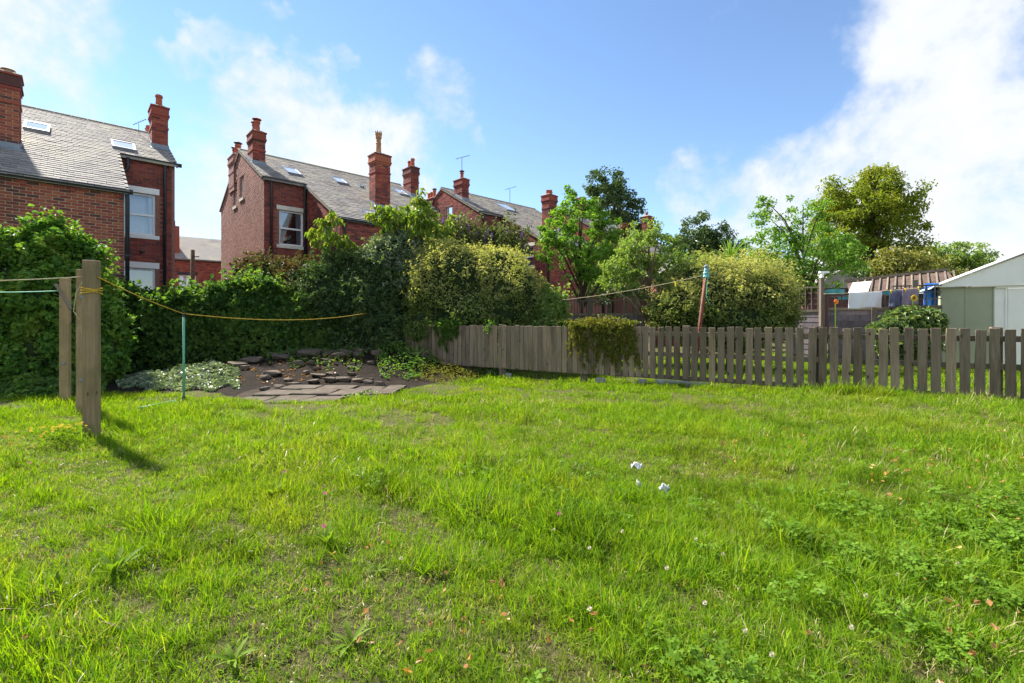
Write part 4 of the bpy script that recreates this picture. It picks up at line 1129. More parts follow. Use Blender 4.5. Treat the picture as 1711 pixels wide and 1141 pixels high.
# ------------------------------------------------------------------ neighbour: panel fence with trellis
def trellis_fence(p0, p1, zt, zr, zp, label, posts, square=True, spacing=.15, feather=True):
    p0, p1 = Vector((*p0, 0)), Vector((*p1, 0))
    L = (p1 - p0).length
    e = empty('trellis_fence', p0, math.atan2(p1.y - p0.y, p1.x - p0.x)); tag(e, label, 'fence')
    n = 9
    hgt = (zr - .1)
    for i in range(n):                                           # overlapping boards
        z = .08 + i * hgt / n
        m_ = MB(); m_.poly([(0, .0, z), (0, -.012, z), (0, -.002, z + hgt / n + .015), (0, .006, z + hgt / n + .015)], L, (1, 0, 0)); m_.build('board', MATS['panel_wood'], e)
    MB().box(0, L, -.035, .035, zr - .04, zr + .03).build('rail', MATS['grey_wood'], e)
    nx = int(L / spacing)
    for i in range(nx + 1):
        MB().box(i * spacing - .011, i * spacing + .011, -.012, .004, zr + .03, zt).build('trellis_slat', MATS['trellis_wood'], e)
    if square:
        k = 1
        while zr + .03 + k * spacing < zt - .02:
            MB().box(0, L, .005, .018, zr + .03 + k * spacing - .011, zr + .03 + k * spacing + .011).build('trellis_slat', MATS['trellis_wood'], e); k += 1
    MB().box(0, L, -.016, .02, zt - .02, zt + .012).build('trellis_slat', MATS['trellis_wood'], e)
    for x, h in posts: MB().box(x - .055, x + .055, -.06, .05, 0, h).build('fence_post', MATS['grey_wood'], e, bevel=.005)
    return e
a = at(1316, 518, 13.4); b = at(1378, 516, 12.7); c = at(1486, 512, 11.9); d_ = at(1574, 508, 11.4)
trellis_fence((a.x, a.y), (b.x, b.y), 2.07, 1.43, 0, 'mauve boarded fence panel with open square trellis, beside the cream shrub', ((0.02, 2.1),))
trellis_fence((b.x + .06, b.y - .04), (c.x, c.y), 1.80, 1.47, 0, 'mauve boarded fence panel with low trellis, below the white towel', ((.98, 1.82), (1.72, 1.9)))
trellis_fence((c.x + .06, c.y - .04), (d_.x, d_.y), 2.02, 1.50, 0, 'fence panel with trellis in front of the blue tarpaulin', ((.42, 2.16),), True, .16)
a = at(935, 525, 13.5); b = at(1075, 525, 12.8)
trellis_fence((a.x, a.y), (b.x, b.y), 1.72, 1.33, 0, 'grey fence with thin upright bars on top, behind the mossy creeper', ((0.05, 1.75), (.86, 1.8), (2.1, 1.78)), False, .085)
# laundry
def cloth(name, label, cat, x0, x1, y0, y1, Y, mat, sag=.02, skew=0, group=None):
    n, k = 16, 10
    A = at(x0, y0, Y); B = at(x1, y0 + skew, Y); H = (y1 - y0) / FPX * Y
    V, F = [], []
    for j in range(k + 1):
        for i in range(n + 1):
            f = i / n; g = j / k
            p = A.lerp(B, f)
            V.append((p.x, p.y + .03 * math.sin(f * 13 + 2 * g) * (.3 + g), p.z - sag * 4 * f * (1 - f) * (1 - g) - H * g * (1 + .03 * math.sin(f * 7))))
    for j in range(k):
        for i in range(n):
            q = j * (n + 1) + i
            F.append((q, q + 1, q + n + 2, q + n + 1))
    m_ = MB(); m_.add(V, F)
    o = m_.build(name, MATS[mat], smooth=True)
    md = o.modifiers.new('thick', 'SOLIDIFY'); md.thickness = .006
    return tag(o, label, cat, group)
cloth('towel', 'white towel hanging in front of the low trellis', 'towel', 1419, 1474, 488, 516, 11.85, 'cloth_white', skew=-2)
cloth('trousers', 'dark navy trousers hanging between the white towel and the mauve one', 'trousers', 1487, 1509, 486, 513, 11.5, 'cloth_navy', skew=-2)
cloth('shirt', 'sliver of red cloth between the navy trousers and mauve towel', 'cloth', 1504, 1511, 491, 510, 11.55, 'cloth_red')
cloth('towel', 'mauve towel hanging beside the sunflower', 'towel', 1508, 1536, 483, 511, 11.4, 'cloth_mauve', skew=-3)
rope('washing_line', 'thin washing line carrying the towels in front of the trellis', [at(1376, 491, 12.5), at(1474, 486, 11.85), at(1540, 480, 11.3)], .006, 'rope_pale', .01)
for px, py, Yp, mt in ((1510, 485, 11.45, 'petal_pink'), (1489, 487, 11.5, 'peg_yellow'), (1513, 484, 11.4, 'peg_yellow'), (1535, 481, 11.35, 'peg_yellow')):
    o = MB().box(-.012, .012, -.01, .01, -.05, .04).build('clothes_peg', MATS[mt]); o.location = at(px, py, Yp)
    tag(o, {1510: 'pink clothes peg between navy trousers and mauve towel', 1489: 'yellow peg on the navy trousers', 1513: 'yellow peg at the inner corner of the mauve towel', 1535: 'yellow peg at the post end of the mauve towel'}[px], 'peg', 'clothes pegs on the neighbour line')
# lean-to with broken roof
def lean_to():
    a = at(1420, 480, 17.0); b = at(1600, 470, 15.5)
    e = empty('lean_to', (a.x, a.y, 0), math.atan2(b.y - a.y, b.x - a.x)); tag(e, 'old lean-to with patchy felt roof, roof battens and teal fascia board', 'lean-to')
    L = (b - a).length
    z0, z1 = 2.10, 2.62
    MB().poly([(0, 0, z0), (L, 0, z0 + .25), (L, 1.2, z1 + .28), (0, 1.2, z1)], .04, (0, 0, -1)).build('roof', MATS['shed_rust_felt'], e)
    for i in range(13):
        x = .15 + i * (L - .2) / 12
        dz = .25 * x / L
        MB().bar((x, -.02, z0 + dz + .03), (x + .18, 1.15, z1 + dz + .03), .05, .03).build('batten', MATS['grey_wood'], e)
        if i in (1, 2, 3, 4):
            MB().poly([(x + .06, .05, z0 + dz + .012), (x + .28, .05, z0 + dz + .012), (x + .40, .75, z0 + .3 + dz + .012), (x + .2, .75, z0 + .3 + dz + .012)], .012, (0, 0, 1)).build('slate', MATS['concrete'], e)
    MB().bar((-.1, 1.2, z1 + .05), (L, 1.2, z1 + .33), .12, .09).build('ridge_board', MATS['grey_wood'], e)
    MB().bar((-.35, -.06, z0 - .13), (L, -.06, z0 + .16), .03, .14).build('fascia', MATS['teal_paint'], e)
    MB().box(0, L, .1, .2, 0, z0 - .02).build('wall', MATS['shed_rust_felt'], e)
    MB().poly([(-.05, -.04, z0 + .05), (.52, -.04, z0 + .07), (.72, .9, z0 + .50), (.15, .9, z0 + .47)], .012, (0, 0, 1)).build('patch_sheet', MATS['litter_white'], e)
lean_to()
o = cloth('tarpaulin', 'bright blue tarpaulin hung behind the trellis beside the shed', 'tarpaulin', 1545, 1578, 473, 512, 12.3, 'tarp_blue', sag=0)
o = cloth('teal_sheet', 'crumpled teal sheet lying behind the open trellis', 'sheet', 1380, 1412, 484, 492, 15.0, 'teal_paint', sag=-.03)
lp = empty('gate_post', at(1373, 500, 12.6)); lp.location.z = 0; tag(lp, 'tall grey post with a small white lamp beside the open trellis', 'post')
MB().box(-.05, .05, -.05, .05, 0, 2.30).build('shaft', MATS['grey_wood'], lp, bevel=.005)
m_ = MB(); m_.box(-.03, .03, -.03, .03, 2.30, 2.42); m_.box(-.06, .18, -.04, .04, 2.42, 2.47); m_.build('lamp', MATS['upvc'], lp)
# brick outbuilding glimpsed through the airy tree
ob = empty('outbuilding', at(1370, 500, 24)); ob.location.z = 0; tag(ob, 'low red brick outbuilding with slate roof glimpsed behind the airy tree', 'building')
MB().box(-.6, 2.4, 0, 3, 0, 2.9).build('wall', MATS['brick_red'], ob)
MB().poly([(-.8, -.2, 2.8), (2.6, -.2, 2.8), (.9, -.2, 3.7)], 3.3, (0, 1, 0)).build('roof', MATS['slate'], ob)
ob = empty('outbuilding', at(1140, 500, 22)); ob.location.z = 0; tag(ob, 'small slate roofed outbuilding showing beside the light green tree', 'building')
MB().box(-1.2, 1.2, 0, 3, 0, 3.2).build('wall', MATS['brick_red'], ob)
MB().poly([(-1.4, -.2, 3.1), (1.4, -.2, 3.1), (-.2, 1.4, 4.15), (-.2, 1.6, 4.15)], .08, (0, 0, 1)).build('roof', MATS['slate'], ob)
# telegraph pole in the gap
tp = at(322, 490, 26); e = empty('telegraph_pole', (tp.x, tp.y, 0)); tag(e, 'dark wooden telegraph pole standing in the gap between two houses', 'pole')
MB().tube([(0, 0, 0), (0, 0, 5.05)], [.13, .10], 10).build('shaft', MATS['bark'], e, smooth=True)
MB().box(-.02, .35, -.02, .02, 4.65, 4.7).build('bracket', MATS['black_iron'], e)
# litter
def litter(px, py, w, h, label, mat='litter_white', rz=0):
    x, y = gxy(px, py, .08)
    V, F = [], []
    n = 7
    for j in range(n):
        for i in range(n):
            f, g = i / (n - 1) - .5, j / (n - 1) - .5
            V.append((f * w + rnd.uniform(-.006, .006), g * h * .7, .02 * math.sin(f * 9 + g * 5) + g * h * .7 + rnd.uniform(-.004, .004)))
    for j in range(n - 1):
        for i in range(n - 1): q = j * n + i; F.append((q, q + 1, q + n + 1, q + n))
    m_ = MB(); m_.add(V, F)
    o = m_.build('plastic_scrap', MATS[mat], smooth=True); o.location = (x, y, ghf(x, y) + .075); o.rotation_euler[2] = rz
    md = o.modifiers.new('thick', 'SOLIDIFY'); md.thickness = .002
    tag(o, label, 'litter', 'scraps of plastic in the grass')
litter(1064, 775, .085, .03, 'bright white crumpled scrap in the grass, farthest of the three')
litter(1110, 812, .07, .035, 'square pale scrap in the grass, nearest the fence side of the three', 'concrete_pale', .2)
litter(1068, 806, .015, .04, 'narrow pale strip in the grass below the bright white scrap', 'litter_white', 1.0)

# ------------------------------------------------------------------ plants
def leaves(name, P, Nn, size, mat, parent, ratio=.55, fold=.18, droop=.0, seed=0, along=None, spread=.9, kind=None, jit=.5):
    "one folded leaf per point: P (n,3), Nn preferred facing, size length"
    r = np.random.default_rng(seed)
    n = len(P)
    Nn = Nn + r.normal(size=(n, 3)) * spread * .6
    Nn /= np.linalg.norm(Nn, axis=1, keepdims=True) + 1e-9
    D = r.normal(size=(n, 3)) if along is None else along + r.normal(size=(n, 3)) * .35
    D[:, 2] -= droop * 1.5
    D -= Nn * np.sum(D * Nn, 1, keepdims=True)
    D /= np.linalg.norm(D, axis=1, keepdims=True) + 1e-9
    S = np.cross(Nn, D)
    L = (size * (1 + jit * r.uniform(-1, 1, n)))[:, None]
    W_ = L * ratio
    base = P - D * L * .5
    tip = P + D * L * .5 - Nn * L * .12 - np.array([0, 0, 1.0]) * L * droop * .25
    mid = P - D * L * .06
    V = np.stack([base, mid + S * W_ * .5 + Nn * L * fold, tip, mid - S * W_ * .5 + Nn * L * fold], 1).reshape(-1, 3)
    i4 = np.arange(n)[:, None] * 4
    F = np.concatenate([i4 + np.array([0, 1, 2]), i4 + np.array([0, 2, 3])], 1).reshape(-1, 3)
    o = obj_of(name, mesh_np(name, V, F), MATS[mat], parent)
    if kind: o['kind'] = kind
    return o
def lump(D, k, seed):
    r = np.random.default_rng(seed)
    out = np.zeros(len(D))
    for i in range(4):
        f = r.normal(size=3) * k * (1 + i * .8); ph = r.uniform(0, 6.28)
        out += np.sin(D @ f + ph) / (1 + i * .6)
    return out
def sphere_dirs(n, r):
    d = r.normal(size=(n, 3)); return d / np.linalg.norm(d, axis=1, keepdims=True)
def blob_shell(blobs, n, seed, thick=.22, rough=.12, k=5.0, zmin=None):
    "points and outward normals through the outer layer of a union of ellipsoids (c, r)"
    r = np.random.default_rng(seed)
    area = np.array([(b[1][0] * b[1][1] + b[1][0] * b[1][2] + b[1][1] * b[1][2]) for b in blobs])
    cnt = np.maximum(30, (n * 1.5 * area / area.sum()).astype(int))
    PP, NN = [], []
    for bi, ((c, rad), m) in enumerate(zip(blobs, cnt)):
        c, rad = np.array(c, float), np.array(rad, float)
        d = sphere_dirs(m, r)
        f = 1 + rough * lump(d * rad / rad.mean(), k, seed * 7 + bi) * .5
        q = c + d * rad * (f * (1 - thick * r.random(m) ** 1.6))[:, None]
        nn = d / rad; nn /= np.linalg.norm(nn, axis=1, keepdims=True)
        ok = np.ones(m, bool)
        for bj, (c2, r2) in enumerate(blobs):
            if bj != bi: ok &= (((q - np.array(c2)) / np.array(r2)) ** 2).sum(1) > .72
        ok &= q[:, 2] > (gh(q[:, 0], q[:, 1]) + .02 if zmin is None else zmin)
        PP.append(q[ok]); NN.append(nn[ok])
    return np.concatenate(PP), np.concatenate(NN)
ICO = {}
def ico(sub):
    if sub not in ICO:
        bm = bmesh.new(); bmesh.ops.create_icosphere(bm, subdivisions=sub, radius=1)
        bm.verts.ensure_lookup_table()
        ICO[sub] = (np.array([v.co for v in bm.verts]), np.array([[v.index for v in f.verts] for f in bm.faces])); bm.free()
    return ICO[sub]
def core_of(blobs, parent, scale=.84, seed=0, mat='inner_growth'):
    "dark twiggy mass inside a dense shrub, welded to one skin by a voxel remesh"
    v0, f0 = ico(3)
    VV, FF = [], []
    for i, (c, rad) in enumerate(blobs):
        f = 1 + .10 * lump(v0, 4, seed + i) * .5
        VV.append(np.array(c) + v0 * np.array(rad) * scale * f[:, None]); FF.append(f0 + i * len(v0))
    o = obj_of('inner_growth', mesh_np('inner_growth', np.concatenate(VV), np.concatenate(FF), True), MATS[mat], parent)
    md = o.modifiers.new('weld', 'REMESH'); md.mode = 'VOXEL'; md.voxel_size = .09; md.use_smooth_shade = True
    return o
def shrub(name, label, cat, blobs, n, size, mat, seed, core=.84, ratio=.55, thick=.22, rough=.14, top=None, group=None, up=.35, droop=.1, spread=.9, stems=3, sprig=.30):
    cx = np.mean([b[0][0] for b in blobs]); cy = np.mean([b[0][1] for b in blobs])
    e = empty(name, (cx, cy, 0)); tag(e, label, cat, group)
    off = np.array([cx, cy, 0.0])
    bl = [((np.array(c) - off), r) for c, r in blobs]
    P, NN = blob_shell([(c, r) for c, r in blobs], n, seed, thick, rough)
    if sprig:                                             # shoots that break the outline
        r_ = np.random.default_rng(seed + 77)
        upz = np.where(NN[:, 2] > -.25)[0]
        pk = r_.choice(upz, int(len(P) * sprig / 12))
        d_ = NN[pk] * .55 + np.array([0, 0, .55]) + r_.normal(size=(len(pk), 3)) * .45; d_ /= np.linalg.norm(d_, axis=1, keepdims=True)
        L_ = r_.uniform(.10, .40, len(pk)) * (size / .08)
        tt = np.tile(np.linspace(.1, 1, 12), (len(pk), 1))
        Q = P[pk][:, None, :] + d_[:, None, :] * (L_[:, None] * tt)[..., None]; Q[..., 2] -= .12 * (tt ** 2) * L_[:, None]
        Q = (Q + r_.normal(size=Q.shape) * size * .35).reshape(-1, 3)
        P = np.concatenate([P, Q]); NN = np.concatenate([NN, np.repeat(d_, 12, 0) * .3 + np.array([0, 0, .5]) + r_.normal(size=Q.shape) * .4])
    NN = NN + np.array([0, 0, up])
    P = P - off
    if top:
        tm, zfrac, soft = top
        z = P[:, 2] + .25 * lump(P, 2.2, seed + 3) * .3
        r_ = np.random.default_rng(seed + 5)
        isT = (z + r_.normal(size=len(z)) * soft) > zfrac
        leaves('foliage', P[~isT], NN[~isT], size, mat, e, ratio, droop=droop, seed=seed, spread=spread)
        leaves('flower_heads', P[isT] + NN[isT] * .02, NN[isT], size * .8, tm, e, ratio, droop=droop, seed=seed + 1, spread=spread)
    else:
        leaves('foliage', P, NN, size, mat, e, ratio, droop=droop, seed=seed, spread=spread)
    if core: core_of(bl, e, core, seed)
    for i in range(stems):
        m_ = MB(); b_ = bl[i % len(bl)]
        m_.tube([(b_[0][0] * .5, b_[0][1] * .5, -.05), (b_[0][0] * .8, b_[0][1] * .8, b_[0][2] * .5), tuple(b_[0])], [.035, .028, .012], 6)
        m_.build('stem', MATS['bark'], e, smooth=True)
    return e
def tree(name, label, base, blobs, nclump, clump_r, per, size, mat, seed, trunk_r=.12, bark='bark', ratio=.5, fork=.35, droop=.25, spread=1.0, limbs=10, shell=.55, cat='tree', up=.5, long=False, rot=None, group=None, lean=(0, 0)):
    r = np.random.default_rng(seed)
    base = np.array(base, float)
    e = empty(name, base); tag(e, label, cat, group)
    vol = np.array([b[1][0] * b[1][1] * b[1][2] for b in blobs]) ** .75
    C, Cn = [], []
    for (c, rad), v in zip(blobs, vol / vol.sum()):
        m = max(2, int(nclump * v))
        d = sphere_dirs(m, r)
        f = shell + (1 - shell) * r.random(m) ** .6
        f *= 1 + .16 * lump(d, 2.6, seed) * .5
        C.append(np.array(c) + d * np.array(rad) * f[:, None] - base); Cn.append(d)
    C = np.concatenate(C); Cn = np.concatenate(Cn)
    m = len(C)
    cr = clump_r * r.uniform(.6, 1.3, m)
    ci = np.repeat(np.arange(m), r.poisson(per, m))
    dd = sphere_dirs(len(ci), r)
    P = C[ci] + dd * (cr[ci] * r.random(len(ci)) ** .45)[:, None] * np.array([1, 1, .75])
    NN = dd * .6 + Cn[ci] * .4 + np.array([0, 0, up])
    leaves('crown', P, NN, size, mat, e, ratio, droop=droop, seed=seed, spread=spread, along=(Cn[ci] * .5 + dd * .4) if long else None)
    cen = np.mean([b[0] for b in blobs], 0) - base
    ztop = max(b[0][2] + b[1][2] * .5 for b in blobs) - base[2]
    m_ = MB(); pts, rr_ = [], []
    for i in range(7):
        f = i / 6
        pts.append((cen[0] * f ** 1.5 + lean[0] * f + .04 * math.sin(f * 7 + seed) * trunk_r * 8, cen[1] * f ** 1.5, -.1 + (ztop + .1) * f * .92)); rr_.append(trunk_r * (1.25 if i == 0 else 1 - .82 * f))
    m_.tube(pts, rr_, 9); m_.build('trunk', MATS[bark], e, smooth=True)
    pick = r.choice(m, min(limbs, m), replace=False)
    for q in pick:
        f = min(.85, max(fork, (C[q][2] / max(ztop, .1)) - .28)) * 6
        i = int(f); a = Vector(pts[i]).lerp(Vector(pts[min(i + 1, 6)]), f - i)
        b_ = Vector(C[q]); mid_ = a.lerp(b_, .5) + Vector((0, 0, .12 * (b_ - a).length))
        m_ = MB(); m_.tube([a, mid_, b_], [trunk_r * .42, trunk_r * .25, trunk_r * .07], 6); m_.build('limb', MATS[bark], e, smooth=True)
    return e
def B(px, py, Y, rx_px, rz_px, ry=None):
    "ellipsoid whose outline shows at pixel (px, py) with the given half sizes in pixels, Y metres ahead"
    rx, rz = rx_px / FPX * Y, rz_px / FPX * Y
    return (tuple(at(px, py, Y)), (rx, ry if ry else rx, rz))

# ivy mound beside the nearest house
shrub('ivy_mound', 'big leafy ivy mound in front of the nearest brick house', 'ivy',
      [B(30, 505, 9.0, 112, 108, .9), B(108, 515, 8.9, 62, 94, .7), B(84, 438, 9.0, 58, 56, .6), B(-80, 515, 9.0, 130, 108, .9), B(150, 560, 8.8, 40, 78, .5), B(10, 590, 8.6, 150, 58, .7), B(172, 590, 8.8, 30, 56, .4), B(84, 386, 9.0, 20, 15, .2), B(125, 425, 9.0, 28, 20, .3)],
      62000, .085, 'leaf_ivy', 21, ratio=.8, thick=.26, rough=.30, up=.45, sprig=.25)
# ivy hedge on the back wall
def hedge_run(name, label, pts, w, h, n, size, mat, seed, ratio=.8, sub=None):
    r = np.random.default_rng(seed)
    e = empty(name, (pts[0][0], pts[0][1], 0)); tag(e, label, 'hedge')
    pts = np.array(pts, float); seg = np.linalg.norm(np.diff(pts, axis=0), axis=1); cum = np.concatenate([[0], np.cumsum(seg)]); L = cum[-1]
    def frame(s):
        x = np.interp(s, cum, pts[:, 0]); y = np.interp(s, cum, pts[:, 1]); d = 1e-2
        dx = np.interp(s + d, cum, pts[:, 0]) - np.interp(s - d, cum, pts[:, 0]); dy = np.interp(s + d, cum, pts[:, 1]) - np.interp(s - d, cum, pts[:, 1])
        q = np.hypot(dx, dy); return x, y, dy / q, -dx / q
    def surf(s, a, inset):
        x, y, nx, ny = frame(s)
        ca, sa = np.cos(a), np.sin(a)
        dep = np.sign(ca) * np.abs(ca) ** .5; zz_ = np.abs(sa) ** .5
        lp = lump(np.stack([s * 1.0, a * 1.2, s * .3], -1), 1.5, seed) * .17 + lump(np.stack([s * 1.0, a * 1.2, s * .3], -1), 4.5, seed + 1) * .07
        hh = h * (1 + .05 * np.sin(s * 1.7 + 1))
        k = 1 + lp - inset
        g = gh(x, y)
        return np.stack([x + nx * dep * w * k, y + ny * dep * w * k, g * 0 + zz_ * hh * (1 + lp * .45 - inset * .3)], -1), np.stack([nx * ca, ny * ca, sa], -1)
    s = r.uniform(0, L, n); a = r.uniform(0, math.pi * .72, n) ** 1.0
    P, NN = surf(s, a, r.random(n) ** 1.7 * .35)
    pk = r.choice(n, n // 45); d_ = NN[pk] * .6 + np.array([0, 0, .5]) + r.normal(size=(len(pk), 3)) * .5; d_ /= np.linalg.norm(d_, axis=1, keepdims=True)
    tt = np.linspace(.1, 1, 12)[None, :] * r.uniform(.12, .4, (len(pk), 1))
    Q = (P[pk][:, None, :] + d_[:, None, :] * tt[..., None] + r.normal(size=(len(pk), 12, 3)) * .03).reshape(-1, 3)
    P = np.concatenate([P, Q]); NN = np.concatenate([NN, np.repeat(d_, 12, 0) * .3 + r.normal(size=Q.shape) * .5])
    NN[:, 2] += .4
    leaves('foliage', P - np.array([pts[0][0], pts[0][1], 0]), NN, size, mat, e, ratio, seed=seed, droop=.25)
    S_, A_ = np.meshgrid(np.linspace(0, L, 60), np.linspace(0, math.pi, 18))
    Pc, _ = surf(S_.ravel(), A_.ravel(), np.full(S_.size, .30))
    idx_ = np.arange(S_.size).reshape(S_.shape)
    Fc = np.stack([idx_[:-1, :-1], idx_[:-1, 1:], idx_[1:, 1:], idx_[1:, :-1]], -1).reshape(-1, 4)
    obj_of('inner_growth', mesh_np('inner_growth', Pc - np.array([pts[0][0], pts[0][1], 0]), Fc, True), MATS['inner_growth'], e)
    return e
hedge_run('ivy_hedge', 'long dark ivy hedge along the back of the garden behind the green prop', [(-10.5, 10.4), (-7.6, 10.9), (-5.2, 11.7), (-3.0, 12.3)], .55, 1.78, 46000, .085, 'leaf_ivy_dark', 31)

# dark corner shrubs
shrub('dark_shrub', 'brownish rambling shrub above the ivy hedge below the pale gable', 'shrub', [B(450, 480, 12.6, 58, 50, .8), B(500, 500, 12.4, 60, 60, .8), B(425, 462, 12.8, 30, 30, .5), B(470, 545, 12.0, 70, 50, .6)], 17000, .085, 'leaf_brown', 41, ratio=.5, rough=.3, thick=.45)
shrub('dark_shrub', 'dense dark green shrub filling the garden corner under the cherry', 'shrub', [B(585, 470, 12.3, 52, 48, .8), B(545, 520, 11.9, 65, 75, .8), B(620, 520, 11.8, 60, 80, .8), B(660, 500, 12.0, 45, 70, .8), B(655, 560, 11.3, 40, 45, .5), B(610, 580, 11.5, 50, 40, .4)], 30000, .085, 'leaf_dark', 42, ratio=.5, rough=.3, thick=.4)
shrub('dark_shrub', 'silvery variegated shrub between the dark corner shrub and the cream-flowered one', 'shrub', [B(665, 430, 12.2, 45, 38, .7), B(690, 470, 12.0, 38, 55, .7), B(640, 450, 12.1, 36, 40, .6)], 11000, .085, 'leaf_silver', 43, ratio=.5, rough=.3, thick=.35)
# cream-flowered shrubs
shrub('flowering_shrub', 'large cream-flowered shrub spilling over the far end of the picket fence', 'shrub',
      [B(765, 470, 11.6, 72, 58, 1.0), B(845, 485, 11.6, 60, 58, 1.0), B(800, 520, 11.3, 95, 55, .9), B(730, 500, 11.5, 45, 55, .8), B(885, 520, 11.5, 28, 50, .6), B(745, 433, 11.8, 40, 25, .6), B(835, 437, 11.8, 45, 20, .6), B(715, 550, 11.0, 38, 35, .5)],
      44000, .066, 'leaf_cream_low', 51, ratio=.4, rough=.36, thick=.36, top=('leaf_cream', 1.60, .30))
shrub('flowering_shrub', 'rounded cream-flowered shrub behind the rusty line pole', 'shrub',
      [B(1180, 490, 10.6, 62, 52, 1.0), B(1255, 495, 10.6, 58, 58, 1.0), B(1215, 476, 10.8, 75, 34, .9), B(1130, 520, 10.4, 45, 40, .7), B(1220, 540, 10.3, 100, 45, .8), B(1295, 520, 10.6, 25, 40, .6)],
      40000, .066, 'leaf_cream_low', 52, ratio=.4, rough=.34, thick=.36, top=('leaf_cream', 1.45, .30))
shrub('green_shrub', 'small leafy shrub behind the fence beside the cream-flowered one', 'shrub', [B(918, 518, 11.6, 30, 32, .5), B(905, 540, 11.2, 26, 25, .4), B(938, 545, 11.4, 16, 12, .3)], 5000, .085, 'leaf_light', 53, ratio=.5, thick=.5, rough=.3, core=.7)
# buddleia with purple spikes
bd = shrub('buddleia', 'grey-green buddleia with purple flower spikes in front of the third house', 'shrub', [B(760, 410, 14.5, 50, 40, .8), B(830, 415, 14.5, 50, 36, .7), B(720, 400, 14.5, 30, 30, .5)], 7000, .13, 'leaf_buddleia', 54, core=.55, ratio=.25, thick=.7, rough=.3, droop=.2)
for i, (px, py) in enumerate([(783, 385), (810, 402), (815, 395), (822, 400), (812, 414), (848, 390), (795, 398), (872, 398), (740, 375), (765, 372)]):
    p = at(px, py, 14.0) - bd.location
    m_ = MB(); m_.lathe([(.012, 0), (.035, .05), (.03, .12), (.018, .18), (.004, .22)], p, 7); o = m_.build('flower_spike', MATS['petal_purple'], bd)
    m_ = MB(); m_.tube([p - Vector((0, -.1, .5)), p + Vector((0, 0, .02))], .006, 5); m_.build('stem', MATS['bark'], bd)
# cherry in front of the second house
tree('cherry_tree', 'young cherry tree with drooping narrow leaves in front of the second house', (-2.9, 12.4, 0), [B(690, 385, 12.2, 52, 45, .7), B(655, 365, 12.2, 30, 22, .4), B(700, 345, 12.2, 24, 26, .4), B(735, 380, 12.3, 26, 26, .4), B(630, 360, 12.1, 26, 14, .25)], 190, .13, 13, .135, 'leaf_cherry', 61, .07, ratio=.3, droop=.8, limbs=34, long=True, shell=.3)
tree('cherry_tree', 'low drooping cherry branch growth beside the window of the second house', (-4.9, 12.4, 0), [B(552, 372, 12.2, 22, 16, .3), B(535, 395, 12.2, 30, 16, .3), B(565, 415, 12.1, 36, 20, .35)], 60, .12, 11, .135, 'leaf_cherry', 62, .05, ratio=.3, droop=.8, limbs=18, long=True, shell=.3)
# bright green tree and light green tree behind the fence
tree('plum_tree', 'bright green young tree in front of the third house', tuple(at(972, 536, 13.6)[:2]) + (0,), [B(970, 400, 13.5, 55, 70, .9), B(930, 385, 13.5, 32, 32, .5), B(1000, 440, 13.3, 42, 40, .7), B(955, 335, 13.6, 14, 26, .3), B(985, 345, 13.6, 18, 26, .3), B(920, 420, 13.4, 25, 25, .4), B(1015, 395, 13.4, 28, 32, .4)], 260, .17, 34, .095, 'leaf_bright', 63, .09, ratio=.45, droop=.35, limbs=18, shell=.35)
tree('ash_tree', 'light feathery green tree with bare brown trunk rising behind the picket fence', tuple(at(1089, 536, 10.8)[:2]) + (0,), [B(1085, 420, 10.9, 50, 40, .8), B(1050, 445, 10.9, 40, 42, .6), B(1120, 450, 10.9, 35, 35, .6), B(1075, 385, 11.0, 28, 24, .4), B(1030, 462, 10.9, 36, 24, .5), B(1130, 490, 10.8, 26, 30, .5)], 260, .15, 32, .08, 'leaf_light', 64, .085, bark='bark_pale', ratio=.38, droop=.35, limbs=16, shell=.3)
tree('red_leaved_tree', 'dark red leaved tree behind the light feathery tree', tuple(at(1045, 536, 20)[:2]) + (0,), [B(1045, 430, 20, 24, 45, .8)], 40, .3, 50, .16, 'leaf_red', 65, .1, limbs=8)
tree('broadleaf_tree', 'tall dark round tree standing behind the last houses', tuple(at(1025, 500, 44)[:2]) + (0,), [B(1025, 345, 44, 46, 55, 2.4), B(1005, 320, 44, 30, 34, 1.6), B(1055, 370, 44, 30, 35, 1.6), B(1020, 400, 44, 45, 30, 2)], 230, .62, 64, .25, 'leaf_far', 66, .4, limbs=12, shell=.4)
tree('broadleaf_tree', 'lower dark green tree behind the palm-like plant', tuple(at(1175, 510, 34)[:2]) + (0,), [B(1175, 400, 34, 44, 40, 1.8), B(1150, 425, 34, 40, 30, 1.6), B(1205, 420, 34, 36, 30, 1.5)], 170, .5, 60, .2, 'leaf_far', 67, .3, limbs=10, shell=.4)
tree('birch_tree', 'airy bright green tree with thin rising shoots beside the open trellis', tuple(at(1345, 536, 15)[:2]) + (0,), [B(1345, 430, 15, 75, 60, 1.3), B(1290, 400, 15, 40, 60, .8), B(1325, 350, 15, 12, 45, .3), B(1278, 355, 15, 14, 40, .3), B(1365, 365, 15, 22, 45, .5), B(1405, 420, 15, 32, 42, .7), B(1300, 460, 15, 60, 42, 1), B(1430, 440, 15, 22, 26, .4)], 320, .21, 36, .085, 'leaf_bright', 68, .08, ratio=.6, limbs=26, shell=.25)
tree('autumn_tree', 'big yellow-green tree turning to autumn colour', tuple(at(1450, 520, 36)[:2]) + (0,), [B(1440, 355, 36, 72, 66, 3.0), B(1400, 385, 36, 50, 58, 2.4), B(1480, 335, 36, 50, 46, 2.2), B(1525, 372, 36, 22, 40, 1.4), B(1500, 418, 36, 46, 26, 1.8), B(1430, 435, 36, 70, 36, 2.6), B(1470, 294, 36, 36, 22, 1.4), B(1395, 330, 36, 30, 30, 1.4), B(1540, 425, 36, 18, 14, .9)], 420, .66, 70, .21, 'leaf_autumn', 69, .45, limbs=20, shell=.35)
